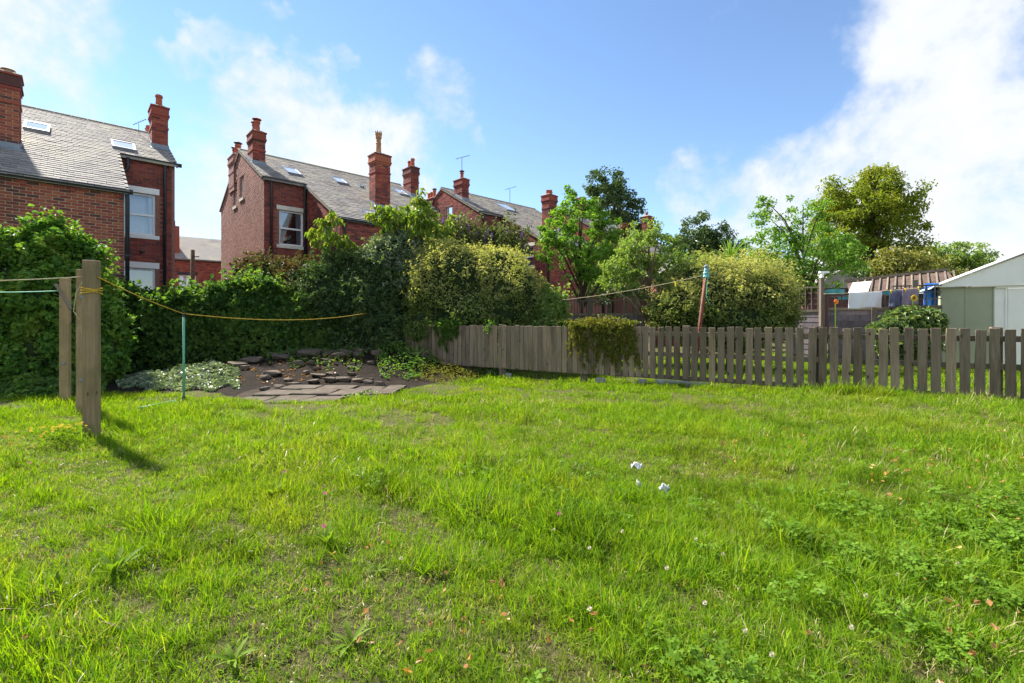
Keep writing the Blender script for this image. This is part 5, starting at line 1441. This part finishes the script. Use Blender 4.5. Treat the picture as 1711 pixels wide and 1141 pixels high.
tree('broadleaf_tree', 'olive green bushy tree rising behind the old lean-to', tuple(at(1510, 520, 28)[:2]) + (0,), [B(1510, 445, 28, 60, 26, 1.4), B(1560, 452, 28, 40, 22, 1.2), B(1465, 455, 28, 40, 24, 1.2)], 130, .5, 46, .2, 'leaf_olive', 70, .2, limbs=8, shell=.4)
tree('broadleaf_tree', 'pale green tree with wispy top beyond the shed roof', tuple(at(1600, 520, 42)[:2]) + (0,), [B(1590, 425, 42, 50, 28, 2), B(1625, 440, 42, 38, 18, 1.6), B(1575, 445, 42, 60, 24, 2), B(1660, 452, 42, 40, 12, 1.2)], 130, .6, 40, .28, 'leaf_light', 71, .3, limbs=8, shell=.4)
tree('broadleaf_tree', 'dark tree mass low behind the airy tree', tuple(at(1400, 520, 26)[:2]) + (0,), [B(1400, 470, 26, 60, 30, 1.5), B(1270, 470, 27, 60, 30, 1.5)], 110, .5, 44, .2, 'leaf_far', 72, .2, limbs=6, shell=.4)
tree('broadleaf_tree', 'mid green bushy growth filling the gap behind the rusty line pole', tuple(at(1190, 520, 19)[:2]) + (0,), [B(1160, 455, 19, 50, 32, 1.2), B(1235, 450, 19, 60, 34, 1.2), B(1300, 470, 19, 50, 34, 1.2)], 130, .36, 44, .14, 'leaf_light', 74, .14, limbs=8, shell=.4)
tree('broadleaf_tree', 'dark bushy growth low behind the bright green young tree', tuple(at(1010, 520, 17)[:2]) + (0,), [B(1000, 475, 17, 45, 32, 1.0), B(1060, 470, 17, 40, 34, 1.0)], 80, .32, 40, .12, 'leaf_far', 75, .12, limbs=6, shell=.4)
# glossy bush beside the shed
shrub('laurel_bush', 'glossy rounded bush between the fence panels and the green shed wall', 'bush', [B(1522, 538, 10.3, 40, 24, .5), B(1488, 552, 10.2, 32, 20, .4), B(1552, 540, 10.2, 18, 26, .3), B(1515, 575, 10.1, 52, 30, .45)], 4200, .11, 'leaf_glossy', 73, ratio=.42, thick=.3, rough=.2, core=.8, sprig=0)
# palm-like plant: every sword leaf a part
cp = at(1220, 428, 13.0)
cd_ = empty('cordyline', (cp.x, cp.y, 0)); tag(cd_, 'palm-like plant with sword leaves behind the cream shrub', 'plant')
MB().tube([(0, 0, 0), (0, 0, cp.z - .05)], [.09, .07], 9).build('trunk', MATS['bark'], cd_, smooth=True)
for i in range(46):
    az = rnd.uniform(0, 6.283); el = rnd.uniform(.05, 1.35); L = rnd.uniform(.75, 1.05)
    d = Vector((math.cos(az) * math.cos(el), math.sin(az) * math.cos(el), math.sin(el))); sd2 = d.cross(Vector((0, 0, 1))).normalized()
    V, F = [], []
    for j in range(6):
        f = j / 5; p = d * L * f + Vector((0, 0, cp.z - .1 - .28 * f * f * L)); w = .028 * (1 - f ** 2.2) + .002
        V += [p - sd2 * w, p + sd2 * w]
        if j: F.append((2 * j - 2, 2 * j - 1, 2 * j + 1, 2 * j))
    m_ = MB(); m_.add(V, F); m_.build('leaf', MATS['leaf_palm'], cd_)
# creepers on the picket fence
def creeper(name, label, s0, s1, z0, z1, n, size, mat, seed, strands=16):
    r = np.random.default_rng(seed)
    sm = (s0 + s1) / 2; mid = F0 + FD * sm
    e = empty(name, (mid[0], mid[1], 0)); tag(e, label, 'creeper')
    per = max(12, n // (strands + 6)); PP, NN = [], []
    for i in range(strands):                                   # each strand hangs from the fence top and thins out downwards
        u = r.uniform(-.5, .5) * (s1 - s0)
        ln = (z1 - z0) * r.uniform(.25, 1.0) * (1 - .55 * abs(u) / (s1 - s0) * 2 * r.random())
        dx = r.normal() * .16
        t_ = r.random(per) ** 1.35
        s_ = u + dx * t_ + .03 * np.sin(t_ * 9 + i) + r.normal(size=per) * .045 * (1.2 - t_)
        z_ = z1 - .03 - ln * t_ + r.normal(size=per) * .02
        o_ = .025 + np.abs(r.normal(size=per)) * .045 * (1.2 - .7 * t_)
        PP.append(np.stack([FD[0] * s_ + FN[0] * o_, FD[1] * s_ + FN[1] * o_, z_], -1)); NN.append(np.tile([FN[0], FN[1], .6], (per, 1)))
        m_ = MB(); tt = np.linspace(0, 1, 7); ss = u + dx * tt + .03 * np.sin(tt * 9 + i)
        m_.tube([(FD[0] * a_ + FN[0] * .03, FD[1] * a_ + FN[1] * .03, z1 - .03 - ln * b_) for a_, b_ in zip(ss, tt)], .004, 5); m_.build('stem', MATS['bark'], e)
    m6 = per * 6                                               # tangle along the top
    s_ = r.normal(size=m6) * (s1 - s0) * .26; z_ = z1 + r.normal(size=m6) * .055 * np.exp(-(s_ / (s1 - s0) * 2) ** 2) + .02; o_ = r.normal(size=m6) * .09
    PP.append(np.stack([FD[0] * s_ + FN[0] * o_, FD[1] * s_ + FN[1] * o_, z_], -1)); NN.append(np.tile([0, 0, 1.0], (m6, 1)))
    leaves('foliage', np.concatenate(PP), np.concatenate(NN), size, mat, e, .45, seed=seed, droop=.5, spread=1.2)
creeper('creeper', 'mossy yellow-green creeper draped over the middle of the picket fence', 4.55, 5.75, .10, 1.11, 5200, .052, 'leaf_moss', 81, 34)
creeper('creeper', 'small dark ivy spray hanging over the far stretch of picket fence', 8.35, 9.0, .45, 1.08, 1000, .065, 'leaf_ivy_dark', 82, 9)
creeper('creeper', 'thin sprig of ivy climbing the far pickets', 7.45, 7.62, .4, 1.05, 110, .055, 'leaf_ivy_dark', 83, 2)
# low plants around the paving
def low_patch(name, label, cat, px0, px1, py0, py1, n, size, mat, seed, h=.12, kind=None, ratio=.6, up=1.0):
    r = np.random.default_rng(seed)
    px = r.uniform(px0, px1, n); py = r.uniform(py0, py1, n)
    Y = FPX * CAM_H / (py - HOR); X = (px - CX) / FPX * Y
    e = empty(name, (float(X.mean()), float(Y.mean()), 0)); tag(e, label, cat, kind=kind)
    cxp = ((px - (px0 + px1) / 2) / (px1 - px0) * 2) ** 2 + ((py - (py0 + py1) / 2) / (py1 - py0) * 2) ** 2
    ok = cxp < 1.0 + .25 * np.sin(px * .13) ; X, Y, cxp = X[ok], Y[ok], cxp[ok]
    z = gh(X, Y) + h * (.25 + .75 * r.random(len(X))) * np.clip(1.15 - cxp * .8, .25, 1) * (1 + .4 * np.sin(X * 9) * np.sin(Y * 8))
    leaves('foliage', np.stack([X - e.location.x, Y - e.location.y, z], -1), np.tile([0, -.15, up], (len(X), 1)), size, mat, e, ratio, seed=seed)
    return e
low_patch('ground_cover', 'silvery green ground cover at the foot of the hedge by the green prop', 'ground cover', 195, 400, 622, 655, 5200, .065, 'leaf_silver', 91, .14, ratio=.7)
low_patch('ground_cover', 'fringe of pale leaves along the lawn side of the patio', 'ground cover', 560, 650, 650, 664, 420, .05, 'leaf_light', 92, .08, ratio=.7)
low_patch('low_plant', 'bushy herb growing at the corner of the patio by the fence', 'plant', 625, 735, 603, 638, 2600, .055, 'leaf_ivy', 93, .30, ratio=.5)
low_patch('low_plant', 'pale large-leaved plant in front of the far picket fence', 'plant', 675, 742, 592, 628, 220, .12, 'leaf_light', 94, .45, ratio=.7)
low_patch('low_plant', 'straggly brownish herb along the foot of the far picket fence', 'plant', 690, 800, 618, 645, 1500, .05, 'leaf_moss', 95, .22, ratio=.4)
low_patch('low_plant', 'dark weeds under the middle of the picket fence', 'plant', 790, 870, 612, 632, 700, .07, 'leaf_dark', 96, .2, ratio=.5)
low_patch('low_plant', 'ivy spreading at the foot of the big ivy mound', 'plant', -60, 190, 632, 668, 5200, .075, 'leaf_ivy_dark', 97, .22, ratio=.75)
low_patch('ground_cover', 'scattered ivy creeping over the stones below the dark hedge', 'ground cover', 395, 665, 584, 632, 3600, .06, 'leaf_ivy_dark', 98, .12, ratio=.75)
low_patch('leaf_litter', 'dead brown leaves scattered on the earth below the hedge', 'leaf litter', 250, 640, 590, 640, 1300, .05, 'leaf_dead', 99, .02, kind='stuff', ratio=.6)
# sunflower and a rose by the washing
def bloom(px, py, Y, rad, mat, cmat, label, name):
    p = at(px, py, Y); e = empty(name, (p.x, p.y, 0)); tag(e, label, 'flower')
    MB().tube([(0, .02, 0), (0, .02, p.z)], .012, 6).build('stem', MATS['leaf_ivy'], e)
    for i in range(12):
        a_ = i * math.pi / 6
        m_ = MB(); c_ = Vector((math.cos(a_), 0, math.sin(a_))); s_ = Vector((-math.sin(a_), 0, math.cos(a_))); o_ = Vector((0, 0, p.z))
        m_.add([o_ + c_ * rad * .35 - s_ * rad * .12, o_ + c_ * rad * .75 - s_ * rad * .2 + Vector((0, -.02, 0)), o_ + c_ * rad, o_ + c_ * rad * .75 + s_ * rad * .2 + Vector((0, -.02, 0)), o_ + c_ * rad * .35 + s_ * rad * .12], [(0, 1, 2, 3, 4)]); m_.build('petal', MATS[mat], e)
    m_ = MB(); m_.lathe([(rad * .5, -.02), (rad * .5, .0), (rad * .3, .02)], (0, 0, 0), 12); o = m_.build('flower_centre', MATS[cmat], e); o.location = (0, -.005, p.z); o.rotation_euler = (R(90), 0, 0)
    return e
bloom(1527, 498, 11.0, .085, 'petal_yellow', 'petal_brown', 'sunflower in front of the mauve towel', 'sunflower')
bloom(1397, 504, 12.2, .07, 'petal_orange', 'petal_orange', 'orange rose bloom beside the white towel', 'rose')

# ------------------------------------------------------------------ lawn grass (stuff) and the plants in it
def tuft(seed, nb, rad, hmin, hmax, w, flop, mat, seg=3):
    r = np.random.default_rng(seed)
    V, F3, n0 = [], [], 0
    VV, FF = [], []
    for i in range(nb):
        a = r.uniform(0, 6.283); q = rad * math.sqrt(r.random())
        b0 = np.array([q * math.cos(a), q * math.sin(a), -.008])
        az = r.uniform(0, 6.283) if r.random() < .6 else a + r.normal() * .5
        h = r.uniform(hmin, hmax); lean = abs(r.normal()) * flop + .08
        d = np.array([math.cos(az), math.sin(az), 0]); sdv = np.array([-math.sin(az + r.normal() * .4), math.cos(az + r.normal() * .4), 0])
        ww = w * r.uniform(.65, 1.3)
        base = len(VV)
        p = b0.copy(); ang = min(1.3, lean * .6)
        for j in range(seg):
            f = j / seg
            VV += [p - sdv * ww * .5 * (1 - f * .35), p + sdv * ww * .5 * (1 - f * .35)]
            ang_j = min(2.2, ang + lean * 1.5 * f)
            p = p + (d * math.sin(ang_j) + np.array([0, 0, math.cos(ang_j)])) * h / seg
            if j: k = base + 2 * j; FF += [(k - 2, k - 1, k + 1), (k - 2, k + 1, k)]
        VV.append(p); k = base + 2 * seg; FF.append((k - 2, k - 1, k))
    me = mesh_np('grass_tuft', np.array(VV), np.array(FF), True)
    me.materials.append(MATS[mat])
    return me
def source(name, meshes):
    c = bpy.data.collections.new(name)
    for i, me in enumerate(meshes):
        c.objects.link(bpy.data.objects.new('%s_%d' % (name, i), me))
    return c
def scatter(name, label, pts, scale, coll, seed, tilt=.12, cat=None):
    r = np.random.default_rng(seed)
    me = bpy.data.meshes.new(name)
    me.vertices.add(len(pts)); me.vertices.foreach_set('co', np.asarray(pts, np.float32).ravel())
    rot = np.stack([r.normal(size=len(pts)) * tilt, r.normal(size=len(pts)) * tilt, r.uniform(0, 6.283, len(pts))], -1).astype(np.float32)
    a = me.attributes.new('rot', 'FLOAT_VECTOR', 'POINT'); a.data.foreach_set('vector', rot.ravel())
    a = me.attributes.new('scl', 'FLOAT', 'POINT'); a.data.foreach_set('value', np.asarray(scale, np.float32))
    me.update()
    o = obj_of(name, me, None, None, label=label, kind='stuff')
    g = bpy.data.node_groups.new(name, 'GeometryNodeTree')
    g.interface.new_socket('Geometry', in_out='INPUT', socket_type='NodeSocketGeometry')
    g.interface.new_socket('Geometry', in_out='OUTPUT', socket_type='NodeSocketGeometry')
    gi, go = g.nodes.new('NodeGroupInput'), g.nodes.new('NodeGroupOutput')
    iop = g.nodes.new('GeometryNodeInstanceOnPoints')
    ci = g.nodes.new('GeometryNodeCollectionInfo'); ci.inputs['Collection'].default_value = coll; ci.inputs['Separate Children'].default_value = True; ci.inputs['Reset Children'].default_value = True
    iop.inputs['Pick Instance'].default_value = True
    ar = g.nodes.new('GeometryNodeInputNamedAttribute'); ar.data_type = 'FLOAT_VECTOR'; ar.inputs['Name'].default_value = 'rot'
    er = g.nodes.new('FunctionNodeEulerToRotation')
    asc = g.nodes.new('GeometryNodeInputNamedAttribute'); asc.data_type = 'FLOAT'; asc.inputs['Name'].default_value = 'scl'
    L = g.links.new
    L(gi.outputs[0], iop.inputs['Points']); L(ci.outputs[0], iop.inputs['Instance'])
    L(ar.outputs['Attribute'], er.inputs[0]); L(er.outputs[0], iop.inputs['Rotation']); L(asc.outputs['Attribute'], iop.inputs['Scale'])
    L(iop.outputs[0], go.inputs[0])
    md = o.modifiers.new('scatter', 'NODES'); md.node_group = g
    return o
NEAR = source('near_tuft', [tuft(i, 34, .06, .05, .105, .0034, .85, 'grass_blade', 4) for i in range(7)] + [tuft(30 + i, 26, .06, .08, .16, .0037, .8, 'grass_blade', 5) for i in range(3)])
MAT_ = source('mat_tuft', [tuft(140 + i, 40, .07, .018, .05, .0036, 1.3, 'grass_blade', 2) for i in range(4)] + [tuft(150, 26, .07, .02, .05, .0036, 1.4, 'straw', 2)])
MID = source('mid_tuft', [tuft(50 + i, 30, .085, .05, .11, .0048, .8, 'grass_blade', 4) for i in range(6)] + [tuft(60 + i, 26, .08, .09, .16, .0048, .75, 'grass_blade', 4) for i in range(2)])
FAR = source('far_tuft', [tuft(80 + i, 26, .11, .04, .085, .0080, .6, 'grass_blade') for i in range(6)])
STRAW = source('straw_tuft', [tuft(100 + i, 9, .06, .05, .12, .0034, 1.0, 'straw') for i in range(4)])
TALL = source('tall_tuft', [tuft(120 + i, 30, .06, .14, .27, .0060, .55, 'grass_blade', 4) for i in range(4)])
def lump2(x, y, k, seed): return lump(np.stack([x, y, 0 * x], -1), k, seed)
BARE = [(gxy(690, 858), .20), (gxy(178, 725), .16), (gxy(900, 1075), .11), (gxy(265, 690), .12), (gxy(580, 1060), .07)]
def field(y0, y1, dens, seed, beyond=False, wide=1.14):
    r = np.random.default_rng(seed)
    xm = y1 * wide + .4
    n = int(dens * (y1 - y0) * 2 * xm)
    x = r.uniform(-xm, xm, n); y = r.uniform(y0, y1, n)
    ok = np.abs(x) < y * wide + .4
    fs = fence_side(x, y)
    if beyond: ok &= (fs < -.15) & (x > -.8)
    else: ok &= in_lawn(x, y) & (fs > .03)
    for (c, rad) in BARE:
        dist = np.hypot(x - c[0], y - c[1]) / rad
        ok &= (dist * (1 + .3 * np.sin(np.arctan2(y - c[1], x - c[0]) * 3 + c[0] * 5)) > 1) | (r.random(n) < .38)
    # posts keep clear
    x, y = x[ok], y[ok]
    ptch = lump2(x, y, 1.6, 5) * .5 + lump2(x, y, 5, 6) * .35
    lf = 1 - smooth(x, -.6, .8)                                       # rougher turf on the post side
    ptch = ptch * (1 + .7 * lf)
    keep = r.random(len(x)) < np.clip(.93 + .3 * ptch, .58, 1)
    x, y, ptch = x[keep], y[keep], ptch[keep]
    sc = np.clip(.92 + .36 * ptch + r.normal(size=len(x)) * .16, .38, 1.7)
    sc = sc * (1 - .2 * (1 - smooth(y, 1.7, 2.6)) * (1 - smooth(x, -.1, .9)))          # trodden, thinner turf near us
    return x, y, sc, r
def pts_of(x, y): return np.stack([x, y, gh(x, y)], -1)
x, y, sc, r = field(1.0, 3.3, 620, 201); scatter('grass', 'short meadowy lawn grass close up', pts_of(x, y), sc * .84, NEAR, 1, .32)
x, y, sc, r = field(1.0, 5.2, 620, 211); scatter('grass', 'short matted undergrowth of the near lawn', pts_of(x, y), np.clip(sc, .9, 1.4), MAT_, 11, .2)
x, y, sc, r = field(3.3, 6.2, 300, 202); scatter('grass', 'lawn grass in the middle of the garden', pts_of(x, y), sc * .8, MID, 2, .3)
x, y, sc, r = field(6.2, 10.4, 190, 203); scatter('grass', 'lawn grass towards the back of the garden', pts_of(x, y), sc * .75, FAR, 3, .22)
x, y, sc, r = field(5.0, 16.0, 70, 204, True, 1.2); scatter('grass', 'neighbour lawn behind the picket fence', pts_of(x, y), sc, FAR, 4)
x, y, sc, r = field(1.0, 6.5, 95, 205); k_ = lump2(x, y, 1.1, 9) > -.3; scatter('dry_grass', 'dry straw blades among the lawn grass', pts_of(x[k_], y[k_]), sc[k_], STRAW, 5, .3)
# longer tufts: along the fence foot and here and there in the lawn
r = np.random.default_rng(206)
s = r.uniform(-1.2, 4.6, 260); off = .06 + np.abs(r.normal(size=260)) * .10
tx = F0[0] + FD[0] * s + FN[0] * off; ty = F0[1] + FD[1] * s + FN[1] * off
wgt = .42 + .40 * np.exp(-((s - 1.55) / .5) ** 2) + r.normal(size=260) * .08
ax, ay, asc_, _ = field(1.3, 7.0, 1.6, 207)
for cx_, cy_, k_, sp in ((340, 700, 26, .16), (640, 790, 14, .15), (450, 830, 12, .15), (60, 720, 30, .35), (470, 660, 18, .2), (1690, 780, 40, .5), (330, 980, 14, .13), (560, 935, 12, .1)):
    g0 = gxy(cx_, cy_); ax = np.concatenate([ax, g0[0] + r.normal(size=k_) * sp]); ay = np.concatenate([ay, g0[1] + r.normal(size=k_) * sp * .7]); asc_ = np.concatenate([asc_, np.full(k_, .62)])
pe = np.stack([r.uniform(-4.2, -1.9, 150), np.zeros(150)], -1); pe[:, 1] = np.interp(pe[:, 0], LX, LY) + np.abs(r.normal(size=150)) * .16
ax = np.concatenate([ax, pe[:, 0]]); ay = np.concatenate([ay, pe[:, 1]]); asc_ = np.concatenate([asc_, r.uniform(.3, .6, 150)])
tx = np.concatenate([tx, ax]); ty = np.concatenate([ty, ay]); wgt = np.concatenate([wgt, asc_ * .62])
scatter('long_grass', 'longer grass tufts along the fence foot and in the lawn', pts_of(tx, ty), wgt, TALL, 6, .2)
# clover leaves
def clover_mesh(seed, n=14, rad=.06):
    r = np.random.default_rng(seed); VV, FF = [], []
    for i in range(n):
        a = r.uniform(0, 6.283); q = rad * math.sqrt(r.random()); h = r.uniform(.02, .065)
        c = np.array([q * math.cos(a), q * math.sin(a), h]); tx_, ty_ = r.normal(size=2) * .3; s_ = r.uniform(.009, .015)
        st = len(VV); VV += [np.array([c[0], c[1], 0]) + np.array([-.0008, 0, 0]), np.array([c[0], c[1], 0]) + np.array([.0008, 0, 0]), c]; FF.append((st, st + 1, st + 2))
        for k in range(3):
            t0 = a + k * 2.0944; d = np.array([math.cos(t0), math.sin(t0), tx_ * math.cos(t0) + ty_ * math.sin(t0) - .15]); e_ = np.array([-math.sin(t0), math.cos(t0), tx_ * -math.sin(t0) + ty_ * math.cos(t0)])
            st = len(VV)
            VV += [c, c + d * s_ * .6 - e_ * s_ * .42, c + d * s_ * 1.05 - e_ * s_ * .36, c + d * s_ * .95, c + d * s_ * 1.05 + e_ * s_ * .36, c + d * s_ * .6 + e_ * s_ * .42]
            FF += [(st, st + 1, st + 2), (st, st + 2, st + 3), (st, st + 3, st + 4), (st, st + 4, st + 5)]
    me = mesh_np('clover_patch', np.array(VV), np.array(FF)); me.materials.append(MATS['leaf_clover']); return me
CLO = source('clover_patch', [clover_mesh(i) for i in range(5)])
x, y, sc, r = field(1.05, 4.2, 330, 208)
cl = .8 * lump2(x, y, 1.3, 21) + 1.1 * smooth(x, -.3, .8) * (1 - smooth(y, 1.9, 3.0)) - .35 - 1.1 * smooth(y, 2.6, 3.6)
k_ = cl + r.normal(size=len(x)) * .3 > .55
z = pts_of(x[k_], y[k_]); z[:, 2] += .028
scatter('clover', 'clover leaves spreading through the near lawn', z, np.clip(r.normal(1.1, .2, k_.sum()), .7, 1.6), CLO, 7, .15)
# dead leaf scraps
LIT = []
for i in range(3):
    V, F = [], []
    m_ = MB(); m_.add([(-.016, 0, .004), (-.004, -.010, .009), (.015, -.004, .003), (.018, .003, .008), (-.002, .010, .0)], [(0, 1, 2), (0, 2, 3), (0, 3, 4)]); me = m_.mesh('leaf_scrap'); me.materials.append(MATS['leaf_dead']); LIT.append(me)
x, y, sc, r = field(1.05, 4.5, 70, 209); k_ = (lump2(x, y, 1.3, 31) + .6 * (1 - smooth(np.abs(x + .2), .5, 1.8)) * (1 - smooth(y, 1.8, 3))) > .35
z = pts_of(x[k_], y[k_]); z[:, 2] += r.uniform(.03, .075, k_.sum())
scatter('leaf_litter', 'orange and brown dead leaf scraps in the near lawn', z, r.uniform(.5, 1.05, k_.sum()), source('leaf_scrap', LIT), 8, .5)
# countable weeds: leaf rosettes
def rosette_leaf(L, w, lobes):
    V, F = [], []
    n = 7
    for j in range(n + 1):
        f = j / n; ww = w * math.sin(math.pi * min(1, f * .85 + .12)) ** .8 * (1 if not lobes else (.65 + .35 * (j % 2)))
        z = .45 * L * f * (1 - f * .75); V += [(L * f, -ww, z + .25 * ww), (L * f, 0, z), (L * f, ww, z + .25 * ww)]
        if j: b_ = 3 * j; F += [(b_ - 3, b_ - 2, b_ + 1, b_), (b_ - 2, b_ - 1, b_ + 2, b_ + 1)]
    m_ = MB(); m_.add(V, F); me = m_.mesh('leaf', smooth=True); me.materials.append(MATS['leaf_weed']); return me
RL = [rosette_leaf(.10, .012, True), rosette_leaf(.115, .012, False), rosette_leaf(.085, .008, True)]
def rosette(name, label, px, py, n, sc_, kind_):
    x_, y_ = gxy(px, py); e = empty(name, (x_, y_, ghf(x_, y_) + .004)); tag(e, label, 'weed', 'broad-leaved weeds growing in the lawn')
    for i in range(n):
        o = bpy.data.objects.new('leaf', RL[kind_]); link(o, e)
        o.rotation_euler = (rnd.uniform(-.3, .3), -(rnd.uniform(.45, 1.0) if kind_ == 1 else rnd.uniform(.05, .5)), i * 6.283 / n + rnd.uniform(-.3, .3)); o.scale = [sc_ * rnd.uniform(.75, 1.15)] * 3
for a in [('plantain_weed', 'dark plantain clump with long leaves above the lower corner by the posts', 190, 965, 9, 1.15, 1), ('plantain_weed', 'plantain clump beside the pink clover flower', 545, 920, 9, 1.0, 1),
          ('dandelion_weed', 'pale spiky rosette above the middle of the worn patch', 262, 935, 8, .8, 2), ('dandelion_weed', 'pale grey-green rosette below the bare earth patch', 632, 960, 8, .75, 2),
          ('dandelion_weed', 'jagged rosette at the very bottom edge beside the clover', 390, 1112, 9, .8, 0), ('dandelion_weed', 'bright jagged rosette low in the lawn centre', 585, 1085, 9, .9, 0),
          ('dandelion_weed', 'jagged rosette in the clover near the bottom edge', 1115, 1085, 9, .75, 0), ('plantain_weed', 'broad leaf clump left of the bare earth patch', 640, 800, 9, .9, 1),
          ('plantain_weed', 'low broad-leaved clump in the worn grass beyond the plantain', 455, 840, 10, .95, 1), ('dandelion_weed', 'rosette in the grass below the tallest post', 290, 840, 8, .8, 0),
          ('dandelion_weed', 'ferny bright clump in the lawn below the prop', 497, 748, 9, .8, 0), ('plantain_weed', 'small leafy clump at the edge of the lawn by the bottom corner', 95, 1000, 8, .85, 1),
          ('dandelion_weed', 'rosette between the two pale scraps and the bare patch', 880, 830, 8, .6, 0), ('dandelion_weed', 'yellowish rosette just beyond the bare earth patch', 690, 805, 8, .7, 2),
          ('plantain_weed', 'leafy clump under the big clover bank', 1075, 1060, 8, .7, 1), ('plantain_weed', 'dark leafy clump in the grass in front of the patio', 365, 705, 9, 1.2, 1)]:
    rosette(*a)
# clover and other flower heads
def head_mesh(mat, seed):
    r = np.random.default_rng(seed); n = 60
    i = np.arange(n); ph = np.arccos(1 - 1.75 * (i + .5) / n); th = i * 2.39996
    d = np.stack([np.sin(ph) * np.cos(th), np.sin(ph) * np.sin(th), np.cos(ph)], -1)
    up_ = np.array([0, 0, 1.0]); sdv = np.cross(d, up_); sdv /= np.linalg.norm(sdv, axis=1, keepdims=True) + 1e-6
    c = d * .0055; V = np.stack([c - sdv * .0016, c + sdv * .0016, d * .0125 + up_ * .002], 1).reshape(-1, 3)
    me = mesh_np('flower_head', V, np.arange(3 * n).reshape(-1, 3)); me.materials.append(MATS[mat]); return me
HM = {m_: head_mesh(m_, 3) for m_ in ('petal_white', 'petal_pink', 'petal_brown', 'petal_yellow')}
STEM = MB().tube([(0, 0, -.09), (0, 0, .0)], .0011, 5).mesh('stem'); STEM.materials.append(MATS['leaf_clover'])
def flower(px, py, mat, label, group, s_=.85, z=.075, name='clover_flower'):
    x_, y_ = gxy(px, py, z); e = empty(name, (x_, y_, ghf(x_, y_) + z)); tag(e, label, 'flower', group); e.rotation_euler = (rnd.uniform(-.25, .25), rnd.uniform(-.25, .25), rnd.uniform(0, 6))
    e.scale = (s_, s_, s_)
    link(bpy.data.objects.new('flower_head', HM[mat]), e); link(bpy.data.objects.new('stem', STEM), e)
for px, py in [(1163, 900), (985, 910), (1208, 925), (1178, 1003), (1353, 895), (1370, 990), (1245, 1050), (1423, 1050), (1600, 938), (1447, 998), (1114, 945), (985, 1010), (1290, 1090), (1040, 885), (1500, 960), (670, 935), (925, 880)]:
    flower(px, py, 'petal_white', 'white clover flower head in the near lawn', 'white clover flowers')
for px, py, l_ in [(541, 886, 'bright pink clover head beside the plantain clump'), (543, 830, 'pink clover head beyond the bright one'), (475, 795, 'pink clover head in the lawn below the prop'), (50, 770, 'pink clover head in the long grass near the posts'), (934, 855, 'pink clover head beyond the white ones')]:
    flower(px, py, 'petal_pink', l_, 'pink clover flowers', 1.0, .10)
for px, py in [(250, 748), (258, 747), (272, 746), (374, 748), (76, 768), (28, 772), (58, 756), (150, 920), (182, 880), (20, 1030), (42, 1060), (115, 928), (720, 1045), (775, 1035), (1350, 1055), (195, 885), (90, 930), (540, 818)]:
    flower(px, py, 'petal_brown', 'withered brown flower head on a thin stalk in the lawn', 'withered brown flower heads', .8, .10, 'dead_flower')
rg = empty('ragwort', (gxy(103, 745)[0], gxy(103, 745)[1], 0)); tag(rg, 'low patch of small yellow flowers in the grass beside the tallest post', 'flower')
for i in range(34):
    o = bpy.data.objects.new('flower_head', HM['petal_yellow']); link(o, rg); o.location = (rnd.gauss(0, .10), rnd.gauss(0, .10), .17 + rnd.uniform(-.04, .04)); o.scale = [1.0] * 3
P_ = np.stack([np.random.default_rng(3).normal(0, .12, 420), np.random.default_rng(4).normal(0, .12, 420), np.random.default_rng(5).uniform(.03, .17, 420)], -1)
leaves('foliage', P_, np.tile([0, 0, 1.0], (420, 1)), .035, 'leaf_weed', rg, .4, seed=9)
